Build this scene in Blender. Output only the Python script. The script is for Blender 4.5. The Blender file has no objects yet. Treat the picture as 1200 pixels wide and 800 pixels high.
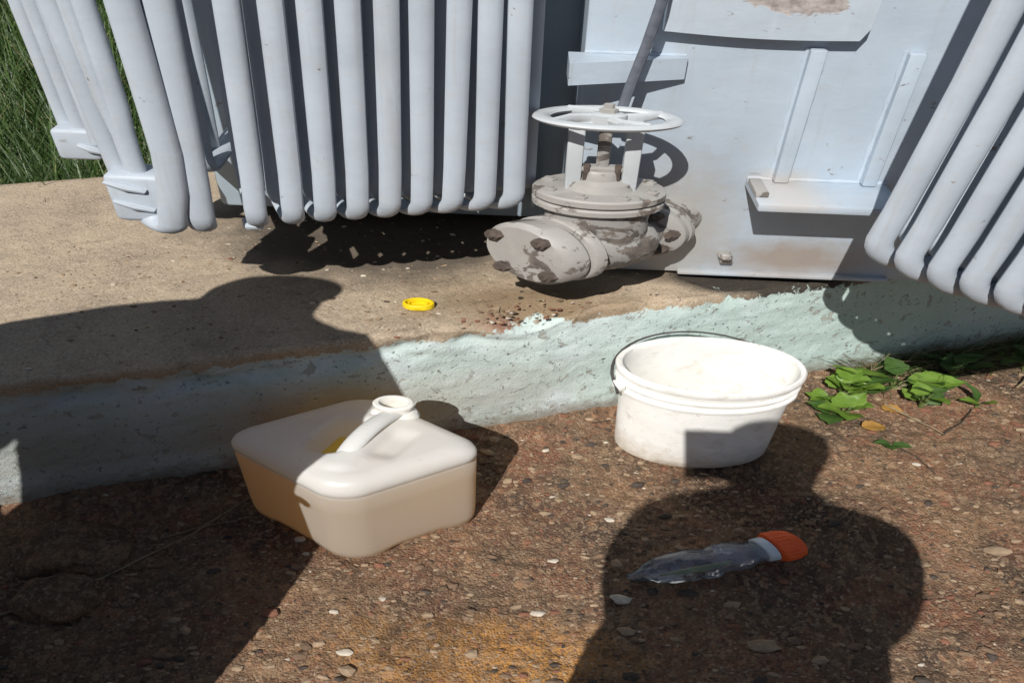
import bpy, bmesh, math, random
from mathutils import Vector, Matrix, noise
random.seed(7)
S = bpy.context.scene
R = math.radians

# ------------------------------------------------------------------ camera
cd = bpy.data.cameras.new('camera'); cam = bpy.data.objects.new('camera', cd)
S.collection.objects.link(cam); S.camera = cam
cd.sensor_width = 36.0; cd.lens = 820.0 / 1200.0 * 36.0
cd.clip_start = 0.02; cd.clip_end = 1000.0
cam.location = (0, 0, 1.68)
cam.rotation_mode = 'XYZ'
cam.rotation_euler = (Matrix.Rotation(R(90 - 39.5), 3, 'X') @ Matrix.Rotation(R(2.25), 3, 'Z')).to_euler('XYZ')

# ------------------------------------------------------------------ light
SUN_DIR = Vector((0.278, 0.660, -0.698)).normalized()
w = bpy.data.worlds.new('World'); S.world = w; w.use_nodes = True
nt = w.node_tree; nt.nodes.clear()
sky = nt.nodes.new('ShaderNodeTexSky'); sky.sky_type = 'NISHITA'; sky.sun_disc = False
sky.sun_elevation = math.asin(-SUN_DIR.z); sky.sun_rotation = math.atan2(-SUN_DIR.x, -SUN_DIR.y)
bg = nt.nodes.new('ShaderNodeBackground'); bg.inputs['Strength'].default_value = 0.05
wo = nt.nodes.new('ShaderNodeOutputWorld')
nt.links.new(sky.outputs[0], bg.inputs[0]); nt.links.new(bg.outputs[0], wo.inputs[0])
sl = bpy.data.lights.new('sun', 'SUN'); sl.energy = 5.0; sl.angle = R(0.5); sl.color = (1.0, 0.97, 0.92)
so = bpy.data.objects.new('sun', sl); S.collection.objects.link(so)
so.rotation_mode = 'QUATERNION'; so.rotation_quaternion = SUN_DIR.to_track_quat('-Z', 'Y')
so.location = (-3, -6, 8)
S.view_settings.view_transform = 'Standard'; S.view_settings.look = 'None'
S.cycles.diffuse_bounces = 12; S.cycles.transparent_max_bounces = 16
S.view_settings.exposure = 0.0; S.view_settings.gamma = 1.0

# ------------------------------------------------------------------ helpers
WX = 2.0     # the things in the photograph are about twice as wide as usual; meshes are authored narrow and widened once in x

def mat(name): 
    m = bpy.data.materials.new(name); m.use_nodes = True
    m.node_tree.nodes.clear()
    return m, m.node_tree

class NT:
    """small node-writing helper"""
    def __init__(s, name, sx=0.5):
        s.m, s.t = mat(name); s.n = s.t.nodes; s.l = s.t.links
        s.out = s.n.new('ShaderNodeOutputMaterial')
        tc = s.n.new('ShaderNodeTexCoord'); mp = s.n.new('ShaderNodeMapping'); mp.inputs['Scale'].default_value = (sx, 1, 1)
        s.l.new(tc.outputs['Object'], mp.inputs[0]); s.co = mp.outputs[0]; s.obj = tc.outputs['Object']
    def val(s, x, inp):
        if hasattr(x, 'is_linked') or hasattr(x, 'links'): s.l.new(x, inp)
        else: inp.default_value = x
    def noise(s, scale, detail=4, rough=0.55, dist=0.0, co=None):
        n = s.n.new('ShaderNodeTexNoise'); n.inputs['Scale'].default_value = scale; n.inputs['Detail'].default_value = detail
        n.inputs['Roughness'].default_value = rough; n.inputs['Distortion'].default_value = dist
        s.l.new(co or s.co, n.inputs['Vector']); return n.outputs['Fac']
    def voro(s, scale, out='Color', feature='F1', rnd=1.0):
        n = s.n.new('ShaderNodeTexVoronoi'); n.feature = feature; n.inputs['Scale'].default_value = scale
        n.inputs['Randomness'].default_value = rnd
        s.l.new(s.co, n.inputs['Vector']); return n.outputs[out]
    def ramp(s, x, stops, interp='LINEAR'):
        if max(p for p, c in stops) > 1: x = s.math('MULTIPLY', x, 0.5); stops = [(p / 2, c) for p, c in stops]
        n = s.n.new('ShaderNodeValToRGB'); n.color_ramp.interpolation = interp
        e = n.color_ramp.elements
        while len(e) < len(stops): e.new(0.5)
        for k, (p, c) in enumerate(stops):
            e[k].position = p
            e[k].color = (c, c, c, 1) if not isinstance(c, tuple) else (*c, 1)
        s.val(x, n.inputs[0]); return n.outputs[0]
    def mix(s, fac, a, b, mode='MIX'):
        n = s.n.new('ShaderNodeMix'); n.data_type = 'RGBA'; n.blend_type = mode
        s.val(fac, n.inputs[0])
        for x, i in ((a, 6), (b, 7)):
            if isinstance(x, tuple): n.inputs[i].default_value = (*x, 1)
            else: s.val(x, n.inputs[i])
        return n.outputs[2]
    def math(s, op, a, b=0.0, clamp=False):
        n = s.n.new('ShaderNodeMath'); n.operation = op; n.use_clamp = clamp
        s.val(a, n.inputs[0]); s.val(b, n.inputs[1]); return n.outputs[0]
    def xyz(s, co=None):
        n = s.n.new('ShaderNodeSeparateXYZ'); s.l.new(co or s.obj, n.inputs[0]); return n.outputs
    def blob(s, centre, radius):
        """1 inside a soft ellipsoid in object space"""
        n = s.n.new('ShaderNodeMapping'); n.vector_type = 'POINT'
        sx, sy, sz = (1 / r for r in radius)
        n.inputs['Scale'].default_value = (sx, sy, sz)
        n.inputs['Location'].default_value = (-centre[0] * sx, -centre[1] * sy, -centre[2] * sz)
        s.l.new(s.obj, n.inputs[0])
        ln = s.n.new('ShaderNodeVectorMath'); ln.operation = 'LENGTH'; s.l.new(n.outputs[0], ln.inputs[0])
        return ln.outputs['Value']
    def bump(s, h, strength, dist):
        n = s.n.new('ShaderNodeBump'); n.inputs['Strength'].default_value = strength; n.inputs['Distance'].default_value = dist
        s.val(h, n.inputs['Height']); return n.outputs[0]
    def bsdf(s, col, rough=0.6, bump=None, spec=0.5, metal=0.0, **kw):
        b = s.n.new('ShaderNodeBsdfPrincipled')
        if isinstance(col, tuple): b.inputs['Base Color'].default_value = (*col, 1)
        else: s.l.new(col, b.inputs['Base Color'])
        s.val(rough, b.inputs['Roughness']); b.inputs['Specular IOR Level'].default_value = spec
        b.inputs['Metallic'].default_value = metal
        for k, v in kw.items(): s.val(v, b.inputs[k.replace('_', ' ')])
        if bump is not None: s.l.new(bump, b.inputs['Normal'])
        s.l.new(b.outputs[0], s.out.inputs[0]); return b

def tag(o, label=None, cat=None, group=None, kind=None):
    if label: o['label'] = label
    if cat: o['category'] = cat
    if group: o['group'] = group
    if kind: o['kind'] = kind
    return o

def thing(name, label, cat, loc, group=None):
    o = bpy.data.objects.new(name, None); S.collection.objects.link(o)
    o.location = loc; o.empty_display_size = 0.05
    return tag(o, label, cat, group)

class MB:
    """collects geometry in narrow coordinates; build() widens x and links ONE mesh object"""
    def __init__(s, M=None): s.v = []; s.f = []; s.mi = []; s.M = M or Matrix()
    def add(s, vs, fs, mi=0, M=None):
        b = len(s.v); T = s.M @ M if M else s.M
        s.v += [T @ Vector(p) for p in vs]
        for f in fs: s.f.append([i + b for i in f]); s.mi.append(mi)
        return s
    def bm(s, bm, mi=0, M=None):
        bm.verts.index_update()
        s.add([v.co.copy() for v in bm.verts], [[v.index for v in f.verts] for f in bm.faces], mi, M); bm.free(); return s
    def box(s, c, d, bev=0.0, mi=0, M=None, seg=2):
        bm = bmesh.new(); bmesh.ops.create_cube(bm, size=1.0)
        for v in bm.verts: v.co = Vector((v.co.x * d[0], v.co.y * d[1], v.co.z * d[2])) + Vector(c)
        if bev: bmesh.ops.bevel(bm, geom=bm.edges[:], offset=bev, segments=seg, affect='EDGES', profile=0.5)
        return s.bm(bm, mi, M)
    def lathe(s, prof, n=32, mi=0, M=None, closed=False):
        vs = []; fs = []
        for (r, z) in prof:
            for k in range(n):
                a = 2 * math.pi * k / n; vs.append((r * math.cos(a), r * math.sin(a), z))
        m = len(prof)
        for j in range(m - 1 if not closed else m):
            j2 = (j + 1) % m
            for k in range(n):
                k2 = (k + 1) % n; fs.append((j * n + k, j * n + k2, j2 * n + k2, j2 * n + k))
        if not closed:
            if prof[0][0] > 1e-5: fs.append(tuple(reversed(range(n))))
            if prof[-1][0] > 1e-5: fs.append(tuple((m - 1) * n + k for k in range(n)))
        return s.add(vs, fs, mi, M)
    def sweep(s, path, rad, n=12, mi=0, M=None, flat=1.0, caps=True):
        path = [Vector(p) for p in path]; vs = []; fs = []
        if not hasattr(rad, '__len__'): rad = [rad] * len(path)
        up = None
        for i, p in enumerate(path):
            d = (path[min(i + 1, len(path) - 1)] - path[max(i - 1, 0)]).normalized()
            if up is None:
                up = Vector((0, 1, 0)) if abs(d.y) < 0.9 else Vector((1, 0, 0))
            up = (up - d * up.dot(d)).normalized(); sd = d.cross(up)
            for k in range(n):
                a = 2 * math.pi * k / n
                vs.append(p + (sd * math.cos(a) + up * math.sin(a) * flat) * rad[i])
        for i in range(len(path) - 1):
            for k in range(n):
                k2 = (k + 1) % n; fs.append((i * n + k, i * n + k2, (i + 1) * n + k2, (i + 1) * n + k))
        if caps:
            fs.append(tuple(reversed(range(n)))); fs.append(tuple((len(path) - 1) * n + k for k in range(n)))
        return s.add(vs, fs, mi, M)
    def prism(s, poly, z0, z1, mi=0, M=None):
        n = len(poly); vs = [(x, y, z0) for x, y in poly] + [(x, y, z1) for x, y in poly]
        fs = [tuple(reversed(range(n))), tuple(range(n, 2 * n))]
        for k in range(n): k2 = (k + 1) % n; fs.append((k, k2, n + k2, n + k))
        return s.add(vs, fs, mi, M)
    def build(s, name, mats, parent=None, origin=(0, 0, 0), loc=None, smooth=35, jitter=0.0):
        me = bpy.data.meshes.new(name)
        o = Vector(origin)
        co = []
        for p in s.v:
            q = Vector(p)
            if jitter: q += noise.noise_vector(q * 30) * jitter
            co.append((q.x * WX - o.x, q.y - o.y, q.z - o.z))
        me.from_pydata(co, [], s.f)
        if not isinstance(mats, (list, tuple)): mats = [mats]
        for m in mats: me.materials.append(m)
        for p, i in zip(me.polygons, s.mi): p.material_index = i
        b = bmesh.new(); b.from_mesh(me); bmesh.ops.recalc_face_normals(b, faces=b.faces[:]); b.to_mesh(me); b.free()
        if smooth:
            me.polygons.foreach_set('use_smooth', [True] * len(me.polygons)); me.set_sharp_from_angle(angle=R(smooth))
        me.update()
        ob = bpy.data.objects.new(name, me); S.collection.objects.link(ob)
        if parent: ob.parent = parent
        if loc: ob.location = loc
        return ob

def arc(c, a0, a1, r, u, v, n=8):
    """points on a circle arc in the plane (u, v)"""
    c, u, v = Vector(c), Vector(u), Vector(v)
    return [c + u * (r * math.cos(a0 + (a1 - a0) * k / n)) + v * (r * math.sin(a0 + (a1 - a0) * k / n)) for k in range(n + 1)]

def fbm(x, y, z=0.0, o=4):
    return noise.fractal(Vector((x, y, z)), 1.0, 2.1, o)

# ------------------------------------------------------------------ materials
def m_soil():
    k = NT('brown_soil', 0.85)
    big = k.noise(3.2, 5, 0.6); mid = k.noise(14, 5, 0.65, 0.4); fine = k.noise(150, 4, 0.7)
    c = k.ramp(big, [(0.30, (0.060, 0.042, 0.032)), (0.46, (0.155, 0.100, 0.066)), (0.60, (0.28, 0.160, 0.088)), (0.76, (0.115, 0.085, 0.062))])
    c = k.mix(k.ramp(mid, [(0.42, 0.0), (0.70, 0.7)]), c, (0.30, 0.20, 0.12))
    red = k.ramp(k.noise(5.5, 3, 0.6, 0.5), [(0.47, 0.0), (0.64, 0.8)])
    c = k.mix(red, c, (0.25, 0.112, 0.066))
    # ochre sand spilled in one patch
    d = k.math('ADD', k.blob((-0.04, 0.825, 0.0), (0.38, 0.11, 0.5)), k.math('MULTIPLY', k.noise(16, 4), 0.9))
    c = k.mix(k.ramp(d, [(0.95, 0.85), (1.60, 0.0)]), c, (0.52, 0.255, 0.075))
    d2 = k.math('ADD', k.blob((-0.30, 0.88, 0.0), (0.20, 0.06, 0.5)), k.math('MULTIPLY', k.noise(20, 4), 0.9))
    c = k.mix(k.ramp(d2, [(0.8, 0.6), (1.6, 0.0)]), c, (0.30, 0.17, 0.075))
    st = k.ramp(k.noise(2.3, 5, 0.62, 0.6), [(0.49, 0.0), (0.64, 0.80)])
    c = k.mix(st, c, (0.040, 0.031, 0.026))
    # single grains
    vc = k.voro(170, 'Color'); vs = k.xyz(vc)
    c = k.mix(k.ramp(vs[0], [(0.0, 0.0), (0.66, 0.0), (0.68, 0.4), (1.0, 0.7)], 'LINEAR'), c, k.ramp(vs[1], [(0.0, (0.12, 0.08, 0.06)), (0.45, (0.28, 0.185, 0.115)), (0.85, (0.38, 0.27, 0.18)), (1.0, (0.46, 0.38, 0.29))]))
    c = k.mix(k.ramp(fine, [(0.30, 0.75), (0.5, 0.0)]), c, (0.035, 0.024, 0.017))
    v2 = k.xyz(k.voro(75, 'Color'))
    c = k.mix(k.ramp(v2[0], [(0.62, 0.0), (0.66, 0.45)]), c, k.ramp(v2[1], [(0.0, (0.05, 0.036, 0.028)), (0.4, (0.16, 0.10, 0.062)), (0.8, (0.36, 0.25, 0.155)), (1.0, (0.42, 0.22, 0.12))]))
    h = k.math('ADD', k.math('MULTIPLY', k.voro(170, 'Distance'), -0.5), k.math('MULTIPLY', fine, 0.9))
    k.bsdf(c, 0.93, k.bump(h, 0.9, 0.008), 0.25); return k.m

def m_plinth():
    k = NT('painted_concrete', 0.8)
    x, y, z = k.xyz()
    n1 = k.noise(7, 5, 0.6); n2 = k.noise(34, 4, 0.6, 0.4); gr = k.noise(170, 3, 0.7)
    # bare gritty top
    top = k.ramp(k.noise(4.0, 5, 0.62), [(0.30, (0.33, 0.26, 0.19)), (0.50, (0.44, 0.35, 0.25)), (0.72, (0.52, 0.41, 0.285))])
    top = k.mix(k.ramp(gr, [(0.30, 0.65), (0.52, 0.0)]), top, (0.17, 0.13, 0.10))
    vs = k.xyz(k.voro(230, 'Color'))
    top = k.mix(k.ramp(vs[0], [(0.80, 0.0), (0.83, 0.6)]), top, (0.52, 0.43, 0.33))
    # oily reddish stain by the valve
    d = k.math('ADD', k.blob((0.05, 1.68, 0.44), (0.42, 0.13, 0.2)), k.math('MULTIPLY', n1, 0.8))
    top = k.mix(k.ramp(d, [(0.7, 0.75), (1.5, 0.0)]), top, (0.200, 0.135, 0.072))
    d = k.math('ADD', k.blob((0.02, 1.60, 0.43), (0.16, 0.04, 0.2)), k.math('MULTIPLY', n2, 0.9))
    top = k.mix(k.ramp(d, [(0.8, 0.8), (1.4, 0.0)]), top, (0.30, 0.150, 0.105))
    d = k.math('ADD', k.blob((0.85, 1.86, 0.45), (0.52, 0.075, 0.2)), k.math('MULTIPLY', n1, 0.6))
    top = k.mix(k.ramp(d, [(0.95, 0.93), (1.40, 0.0)]), top, (0.022, 0.020, 0.018))  # shade of the gap under the tank, painted near-black into the top colour
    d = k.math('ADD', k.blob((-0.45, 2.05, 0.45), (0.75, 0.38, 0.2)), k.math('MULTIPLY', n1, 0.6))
    top = k.mix(k.ramp(d, [(0.85, 0.8), (1.25, 0.0)]), top, (0.05, 0.042, 0.036))  # broad dark brown patch on the top, beneath the left tubes
    # face paint
    paint = k.ramp(n1, [(0.3, (0.44, 0.54, 0.515)), (0.55, (0.55, 0.645, 0.62)), (0.75, (0.62, 0.69, 0.665))])
    paint = k.mix(k.ramp(k.noise(3.6, 6, 0.68, 0.6), [(0.47, 0.0), (0.60, 0.7)]), paint, (0.64, 0.71, 0.735))
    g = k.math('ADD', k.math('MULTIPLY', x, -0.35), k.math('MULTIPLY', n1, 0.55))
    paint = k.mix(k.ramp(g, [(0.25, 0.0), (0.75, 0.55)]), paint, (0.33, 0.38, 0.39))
    grn = k.ramp(k.math('ADD', k.math('MULTIPLY', x, 0.45), k.math('MULTIPLY', n1, 0.4)), [(0.25, 0.0), (0.7, 0.65)])
    paint = k.mix(grn, paint, (0.415, 0.545, 0.49))
    # flaked patches, dirt low down
    fl = k.ramp(k.noise(22, 6, 0.68, 0.7), [(0.610, 0.0), (0.622, 0.85)])
    paint = k.mix(fl, paint, (0.35, 0.34, 0.30))
    pit = k.ramp(k.noise(80, 3, 0.6), [(0.28, 0.85), (0.37, 0.0)])
    paint = k.mix(pit, paint, (0.11, 0.115, 0.11))
    low = k.math('ADD', z, k.math('MULTIPLY', k.math('SUBTRACT', n2, 0.5), 0.12))
    paint = k.mix(k.ramp(low, [(0.0, 0.9), (0.035, 0.75), (0.10, 0.0)]), paint, (0.185, 0.140, 0.100))
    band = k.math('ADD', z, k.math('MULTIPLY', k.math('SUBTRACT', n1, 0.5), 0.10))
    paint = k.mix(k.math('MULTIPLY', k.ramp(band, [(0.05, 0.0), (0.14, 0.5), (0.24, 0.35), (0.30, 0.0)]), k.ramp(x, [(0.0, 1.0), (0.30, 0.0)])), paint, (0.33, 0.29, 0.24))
    edge = k.math('ADD', z, k.math('MULTIPLY', k.math('SUBTRACT', k.noise(26, 7, 0.72, 0.5), 0.5), 0.10))
    f = k.ramp(edge, [(0.409, 0.0), (0.414, 1.0)])
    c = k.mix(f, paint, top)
    h = k.math('ADD', k.math('MULTIPLY', gr, 0.45), k.math('ADD', k.math('MULTIPLY', n2, 0.5), k.math('MULTIPLY', k.math('ADD', fl, pit), -0.5)))
    k.bsdf(c, 0.88, k.bump(h, 0.75, 0.008), 0.3); return k.m

def m_enamel(name, base=(0.50, 0.56, 0.64), dirt=0.35, chip=False, stain=None, rust=0.0):
    k = NT(name)
    n1 = k.noise(5, 5, 0.6); n2 = k.noise(28, 5, 0.65, 0.3)
    hi = tuple(min(1, v * 1.08) for v in base); lo = tuple(v * 0.86 for v in base)
    c = k.ramp(n1, [(0.3, lo), (0.55, base), (0.75, hi)])
    c = k.mix(k.ramp(n2, [(0.54, 0.0), (0.78, dirt)]), c, (0.40, 0.385, 0.36))
    sp = k.ramp(k.noise(95, 2, 0.5), [(0.20, 0.4), (0.25, 0.0)])
    c = k.mix(sp, c, (0.30, 0.22, 0.20))
    # thin vertical runs of grime, brushed coats, and small chips down to dark primer
    mpn = k.n.new('ShaderNodeMapping'); mpn.inputs['Scale'].default_value = (21, 42, 1.6); k.l.new(k.obj, mpn.inputs[0])
    runs = k.noise(1.0, 5, 0.65, 0.2, co=mpn.outputs[0])
    c = k.mix(k.ramp(runs, [(0.56, 0.0), (0.78, dirt * 1.3)]), c, (0.34, 0.325, 0.30))
    c = k.mix(k.ramp(runs, [(0.22, 0.35), (0.42, 0.0)]), c, hi)
    ch = k.ramp(k.noise(31, 6, 0.72, 0.4), [(0.665, 0.0), (0.675, 0.85)])
    c = k.mix(ch, c, k.ramp(k.noise(70, 2), [(0.4, (0.16, 0.115, 0.085)), (0.6, (0.30, 0.30, 0.30))]))
    h = k.math('ADD', k.math('MULTIPLY', k.noise(60, 3, 0.6), 0.6), k.math('SUBTRACT', k.math('MULTIPLY', runs, 0.5), k.math('MULTIPLY', ch, 0.6)))
    if rust:
        r = k.ramp(k.noise(17, 6, 0.7, 0.6), [(0.62 - rust * 0.25, 0.0), (0.645 - rust * 0.25, 0.9)])
        rc = k.ramp(k.noise(50, 4), [(0.35, (0.07, 0.06, 0.053)), (0.6, (0.155, 0.128, 0.108)), (0.8, (0.24, 0.20, 0.165))])
        c = k.mix(r, c, rc); h = k.math('SUBTRACT', h, k.math('MULTIPLY', r, 0.7))
    OF = Vector((0.25, 2.2, 0.45))     # masks are given in scene metres; the mesh origin is the transformer's base
    for (ce, ra, col, amt) in (stain or []):
        ce = Vector(ce) - OF
        d = k.math('ADD', k.blob(ce, ra), k.math('MULTIPLY', n2, 0.8))
        c = k.mix(k.ramp(d, [(0.75, amt), (1.5, 0.0)]), c, col)
    if chip:
        for (ce, ra) in chip:
            ce = Vector(ce) - OF
            d = k.math('ADD', k.blob(ce, ra), k.math('MULTIPLY', k.noise(30, 6, 0.7, 0.5), 1.1))
            f = k.ramp(d, [(1.28, 1.0), (1.34, 0.0)])
            cc = k.ramp(k.noise(60, 5, 0.7), [(0.3, (0.22, 0.19, 0.18)), (0.55, (0.42, 0.375, 0.355)), (0.75, (0.56, 0.53, 0.52))])
            c = k.mix(f, c, cc); h = k.math('SUBTRACT', h, k.math('MULTIPLY', f, 0.8))
    k.bsdf(c, k.ramp(n2, [(0.3, 0.38), (0.7, 0.62)]), k.bump(h, 0.35, 0.003), 0.45); return k.m

def m_simple(name, col, rough=0.6, var=0.2, scale=20, spec=0.4, bump=0.2, bd=0.002):
    k = NT(name); n = k.noise(scale, 5, 0.6)
    c = k.ramp(n, [(0.3, tuple(v * (1 - var) for v in col)), (0.7, tuple(min(1, v * (1 + var)) for v in col))])
    k.bsdf(c, rough, k.bump(k.noise(scale * 4, 3), bump, bd), spec); return k.m

def m_bucket():
    k = NT('scuffed_white_plastic'); x, y, z = k.xyz()
    n1 = k.noise(9, 5, 0.6); n2 = k.noise(45, 5, 0.7)
    c = k.ramp(n1, [(0.3, (0.74, 0.73, 0.695)), (0.6, (0.84, 0.83, 0.80))])
    dz = k.math('ADD', z, k.math('MULTIPLY', k.math('SUBTRACT', n2, 0.5), 0.14))
    c = k.mix(k.ramp(dz, [(0.0, 0.75), (0.03, 0.45), (0.10, 0.0)]), c, (0.42, 0.34, 0.25))
    c = k.mix(k.ramp(k.noise(26, 5, 0.7, 0.4), [(0.53, 0.0), (0.70, 0.5)]), c, (0.50, 0.44, 0.36))
    c = k.mix(k.ramp(k.noise(70, 3), [(0.24, 0.6), (0.31, 0.0)]), c, (0.30, 0.26, 0.22))
    b = k.bsdf(c, 0.5, k.bump(n2, 0.25, 0.003), 0.35)
    b.inputs['Subsurface Weight'].default_value = 0.25; b.inputs['Subsurface Radius'].default_value = (0.012, 0.010, 0.008)
    return k.m

def m_jug():
    """milky polyethylene that lets some light and the oil behind show"""
    k = NT('milky_translucent_plastic'); x, y, z = k.xyz()
    n1 = k.noise(14, 4, 0.6)
    c = k.ramp(n1, [(0.3, (0.92, 0.915, 0.89)), (0.7, (0.96, 0.955, 0.935))])
    dz = k.math('ADD', z, k.math('MULTIPLY', k.math('SUBTRACT', k.noise(40, 5, 0.7), 0.5), 0.06))
    c = k.mix(k.ramp(dz, [(0.0, 0.6), (0.03, 0.0)]), c, (0.50, 0.38, 0.28))
    c = k.mix(k.ramp(k.noise(24, 6, 0.72, 0.6), [(0.60, 0.0), (0.72, 0.35)]), c, (0.62, 0.56, 0.47))      # scuffs and grime
    bp = k.bump(k.noise(38, 3), 0.15, 0.003)
    def sh(t, **kw):
        n = k.n.new(t)
        for a, v in kw.items(): k.val(v, n.inputs[a])
        return n
    # below the oil level the wet wall loses its milkiness and passes light in the oil's colour
    wet = k.ramp(k.math('ADD', z, k.math('MULTIPLY', n1, 0.004)), [(0.2640, 1.0), (0.2800, 0.0)])
    tc = k.mix(wet, c, (0.995, 0.715, 0.015))
    di = sh('ShaderNodeBsdfDiffuse'); tr = sh('ShaderNodeBsdfTranslucent'); tp = sh('ShaderNodeBsdfTransparent')
    gl = sh('ShaderNodeBsdfGlossy', Roughness=0.28)
    for n in (di, tr, gl): k.l.new(bp, n.inputs['Normal'])
    k.l.new(k.mix(wet, c, (0.965, 0.945, 0.87)), di.inputs[0]); k.l.new(tc, tr.inputs[0]); tp.inputs[0].default_value = (0.95, 0.95, 0.93, 1)
    def mx(f, a, b):
        n = k.n.new('ShaderNodeMixShader'); k.val(f, n.inputs[0]); k.l.new(a.outputs[0], n.inputs[1]); k.l.new(b.outputs[0], n.inputs[2]); return n
    fr = k.n.new('ShaderNodeFresnel'); fr.inputs[0].default_value = 1.45
    fm = k.math('MULTIPLY', fr.outputs[0], 0.8)
    s = mx(fm, mx(0.06, mx(k.math('ADD', k.math('MULTIPLY', wet, 0.285), 0.42), di, tr), tp), gl)
    k.l.new(s.outputs[0], k.out.inputs[0]); return k.m

def m_oil():
    k = NT('amber_oil')
    a = k.n.new('ShaderNodeBsdfTranslucent'); b = k.n.new('ShaderNodeBsdfDiffuse'); t = k.n.new('ShaderNodeBsdfTransparent')
    a.inputs[0].default_value = (0.95, 0.58, 0.10, 1); b.inputs[0].default_value = (0.85, 0.50, 0.09, 1); t.inputs[0].default_value = (0.995, 0.93, 0.52, 1)
    m1 = k.n.new('ShaderNodeMixShader'); m1.inputs[0].default_value = 0.35
    m2 = k.n.new('ShaderNodeMixShader'); m2.inputs[0].default_value = 0.92
    k.l.new(a.outputs[0], m1.inputs[1]); k.l.new(b.outputs[0], m1.inputs[2])
    k.l.new(m1.outputs[0], m2.inputs[1]); k.l.new(t.outputs[0], m2.inputs[2]); k.l.new(m2.outputs[0], k.out.inputs[0])
    return k.m

def m_clear():
    k = NT('thin_bluish_bottle_plastic')
    t = k.n.new('ShaderNodeBsdfTransparent'); t.inputs[0].default_value = (0.90, 0.93, 0.97, 1)
    d = k.n.new('ShaderNodeBsdfDiffuse'); d.inputs[0].default_value = (0.70, 0.78, 0.95, 1)
    tl = k.n.new('ShaderNodeBsdfTranslucent'); tl.inputs[0].default_value = (0.70, 0.78, 0.95, 1)
    g = k.n.new('ShaderNodeBsdfGlossy'); g.inputs['Roughness'].default_value = 0.12
    bp = k.bump(k.noise(24, 3, 0.5, 0.6), 0.5, 0.01)
    for n in (d, g): k.l.new(bp, n.inputs['Normal'])
    fr = k.n.new('ShaderNodeFresnel'); fr.inputs[0].default_value = 1.5; k.l.new(bp, fr.inputs['Normal'])
    def mx(f, a, b):
        n = k.n.new('ShaderNodeMixShader'); k.val(f, n.inputs[0]); k.l.new(a.outputs[0], n.inputs[1]); k.l.new(b.outputs[0], n.inputs[2]); return n
    f = k.ramp(k.noise(13, 3), [(0.35, 0.10), (0.7, 0.42)])
    s = mx(k.math('MULTIPLY', fr.outputs[0], 1.4, True), mx(f, t, mx(0.5, d, tl)), g)
    k.l.new(s.outputs[0], k.out.inputs[0]); return k.m

def m_leaf(name, a, b, rough=0.45):
    k = NT(name); n = k.noise(40, 4)
    c = k.ramp(n, [(0.3, a), (0.7, b)])
    p = k.n.new('ShaderNodeBsdfPrincipled'); k.l.new(c, p.inputs['Base Color']); p.inputs['Roughness'].default_value = rough
    k.l.new(k.bump(k.noise(70, 3), 0.4, 0.003), p.inputs['Normal'])
    t = k.n.new('ShaderNodeBsdfTranslucent'); k.l.new(c, t.inputs[0])
    m = k.n.new('ShaderNodeMixShader'); m.inputs[0].default_value = 0.35
    k.l.new(p.outputs[0], m.inputs[1]); k.l.new(t.outputs[0], m.inputs[2]); k.l.new(m.outputs[0], k.out.inputs[0]); return k.m

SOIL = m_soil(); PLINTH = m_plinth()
TUBE = m_enamel('grey_blue_tube_enamel', (0.43, 0.48, 0.54), 0.36)
PANEL = m_enamel('pale_blue_tank_enamel', (0.43, 0.50, 0.575), 0.32,
                 stain=[((0.86, 1.86, 0.52), (0.27, 0.3, 0.085), (0.33, 0.265, 0.215), 0.85), ((0.46, 1.86, 0.60), (0.22, 0.3, 0.27), (0.37, 0.335, 0.29), 0.8),
                        ((0.75, 1.78, 0.787), (0.12, 0.3, 0.04), (0.50, 0.44, 0.38), 0.6)])
PLATE = m_enamel('chipped_plate_enamel', (0.46, 0.525, 0.585), 0.2, chip=[((0.66, 1.83, 1.278), (0.17, 0.3, 0.062))])
DARKTANK = m_enamel('tank_enamel', (0.33, 0.40, 0.46), 0.3)
CAST = m_enamel('flaking_cast_iron', (0.345, 0.33, 0.31), 0.65, rust=0.24)
CASTR = m_enamel('rusty_cast_iron', (0.31, 0.30, 0.285), 0.6, rust=0.40)
WHEEL = m_enamel('handwheel_enamel', (0.50, 0.53, 0.55), 0.35)
RUST = m_simple('dark_rusty_bolt', (0.085, 0.066, 0.055), 0.8, 0.5, 60)
BLACK = m_simple('black_underside', (0.03, 0.03, 0.032), 0.7, 0.3)
CABLE = m_simple('dark_rubber', (0.10, 0.11, 0.135), 0.6, 0.25, 50)

# ------------------------------------------------------------------ ground
PY = lambda X: 1.591 + 0.28 * X           # front foot of the plinth

def ground_z(X, Y):
    x = X / 2
    d = (PY(X) - Y) / math.hypot(1, 0.28)
    z = 0.009 * fbm(x * 5, Y * 5, 1.0) + 0.0065 * fbm(x * 22, Y * 22, 5.0) + 0.0050 * fbm(x * 70, Y * 70, 9.0, 3)
    if -0.05 < d < 0.4: z += (0.030 + 0.016 * fbm(x * 6, 3.3)) * math.exp(-max(d, 0) / 0.055)
    return z

def axis_steps(a, b, step, far, grow=1.35):
    out = [a + (b - a) * k / round((b - a) / step) for k in range(round((b - a) / step) + 1)]
    s = step; p = b; q = a; lo = []; hi = []
    while p < far: s *= grow; p += s; hi.append(p)
    s = step
    while q > -far: s *= grow; q -= s; lo.append(q)
    return lo[::-1] + out + hi

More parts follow.
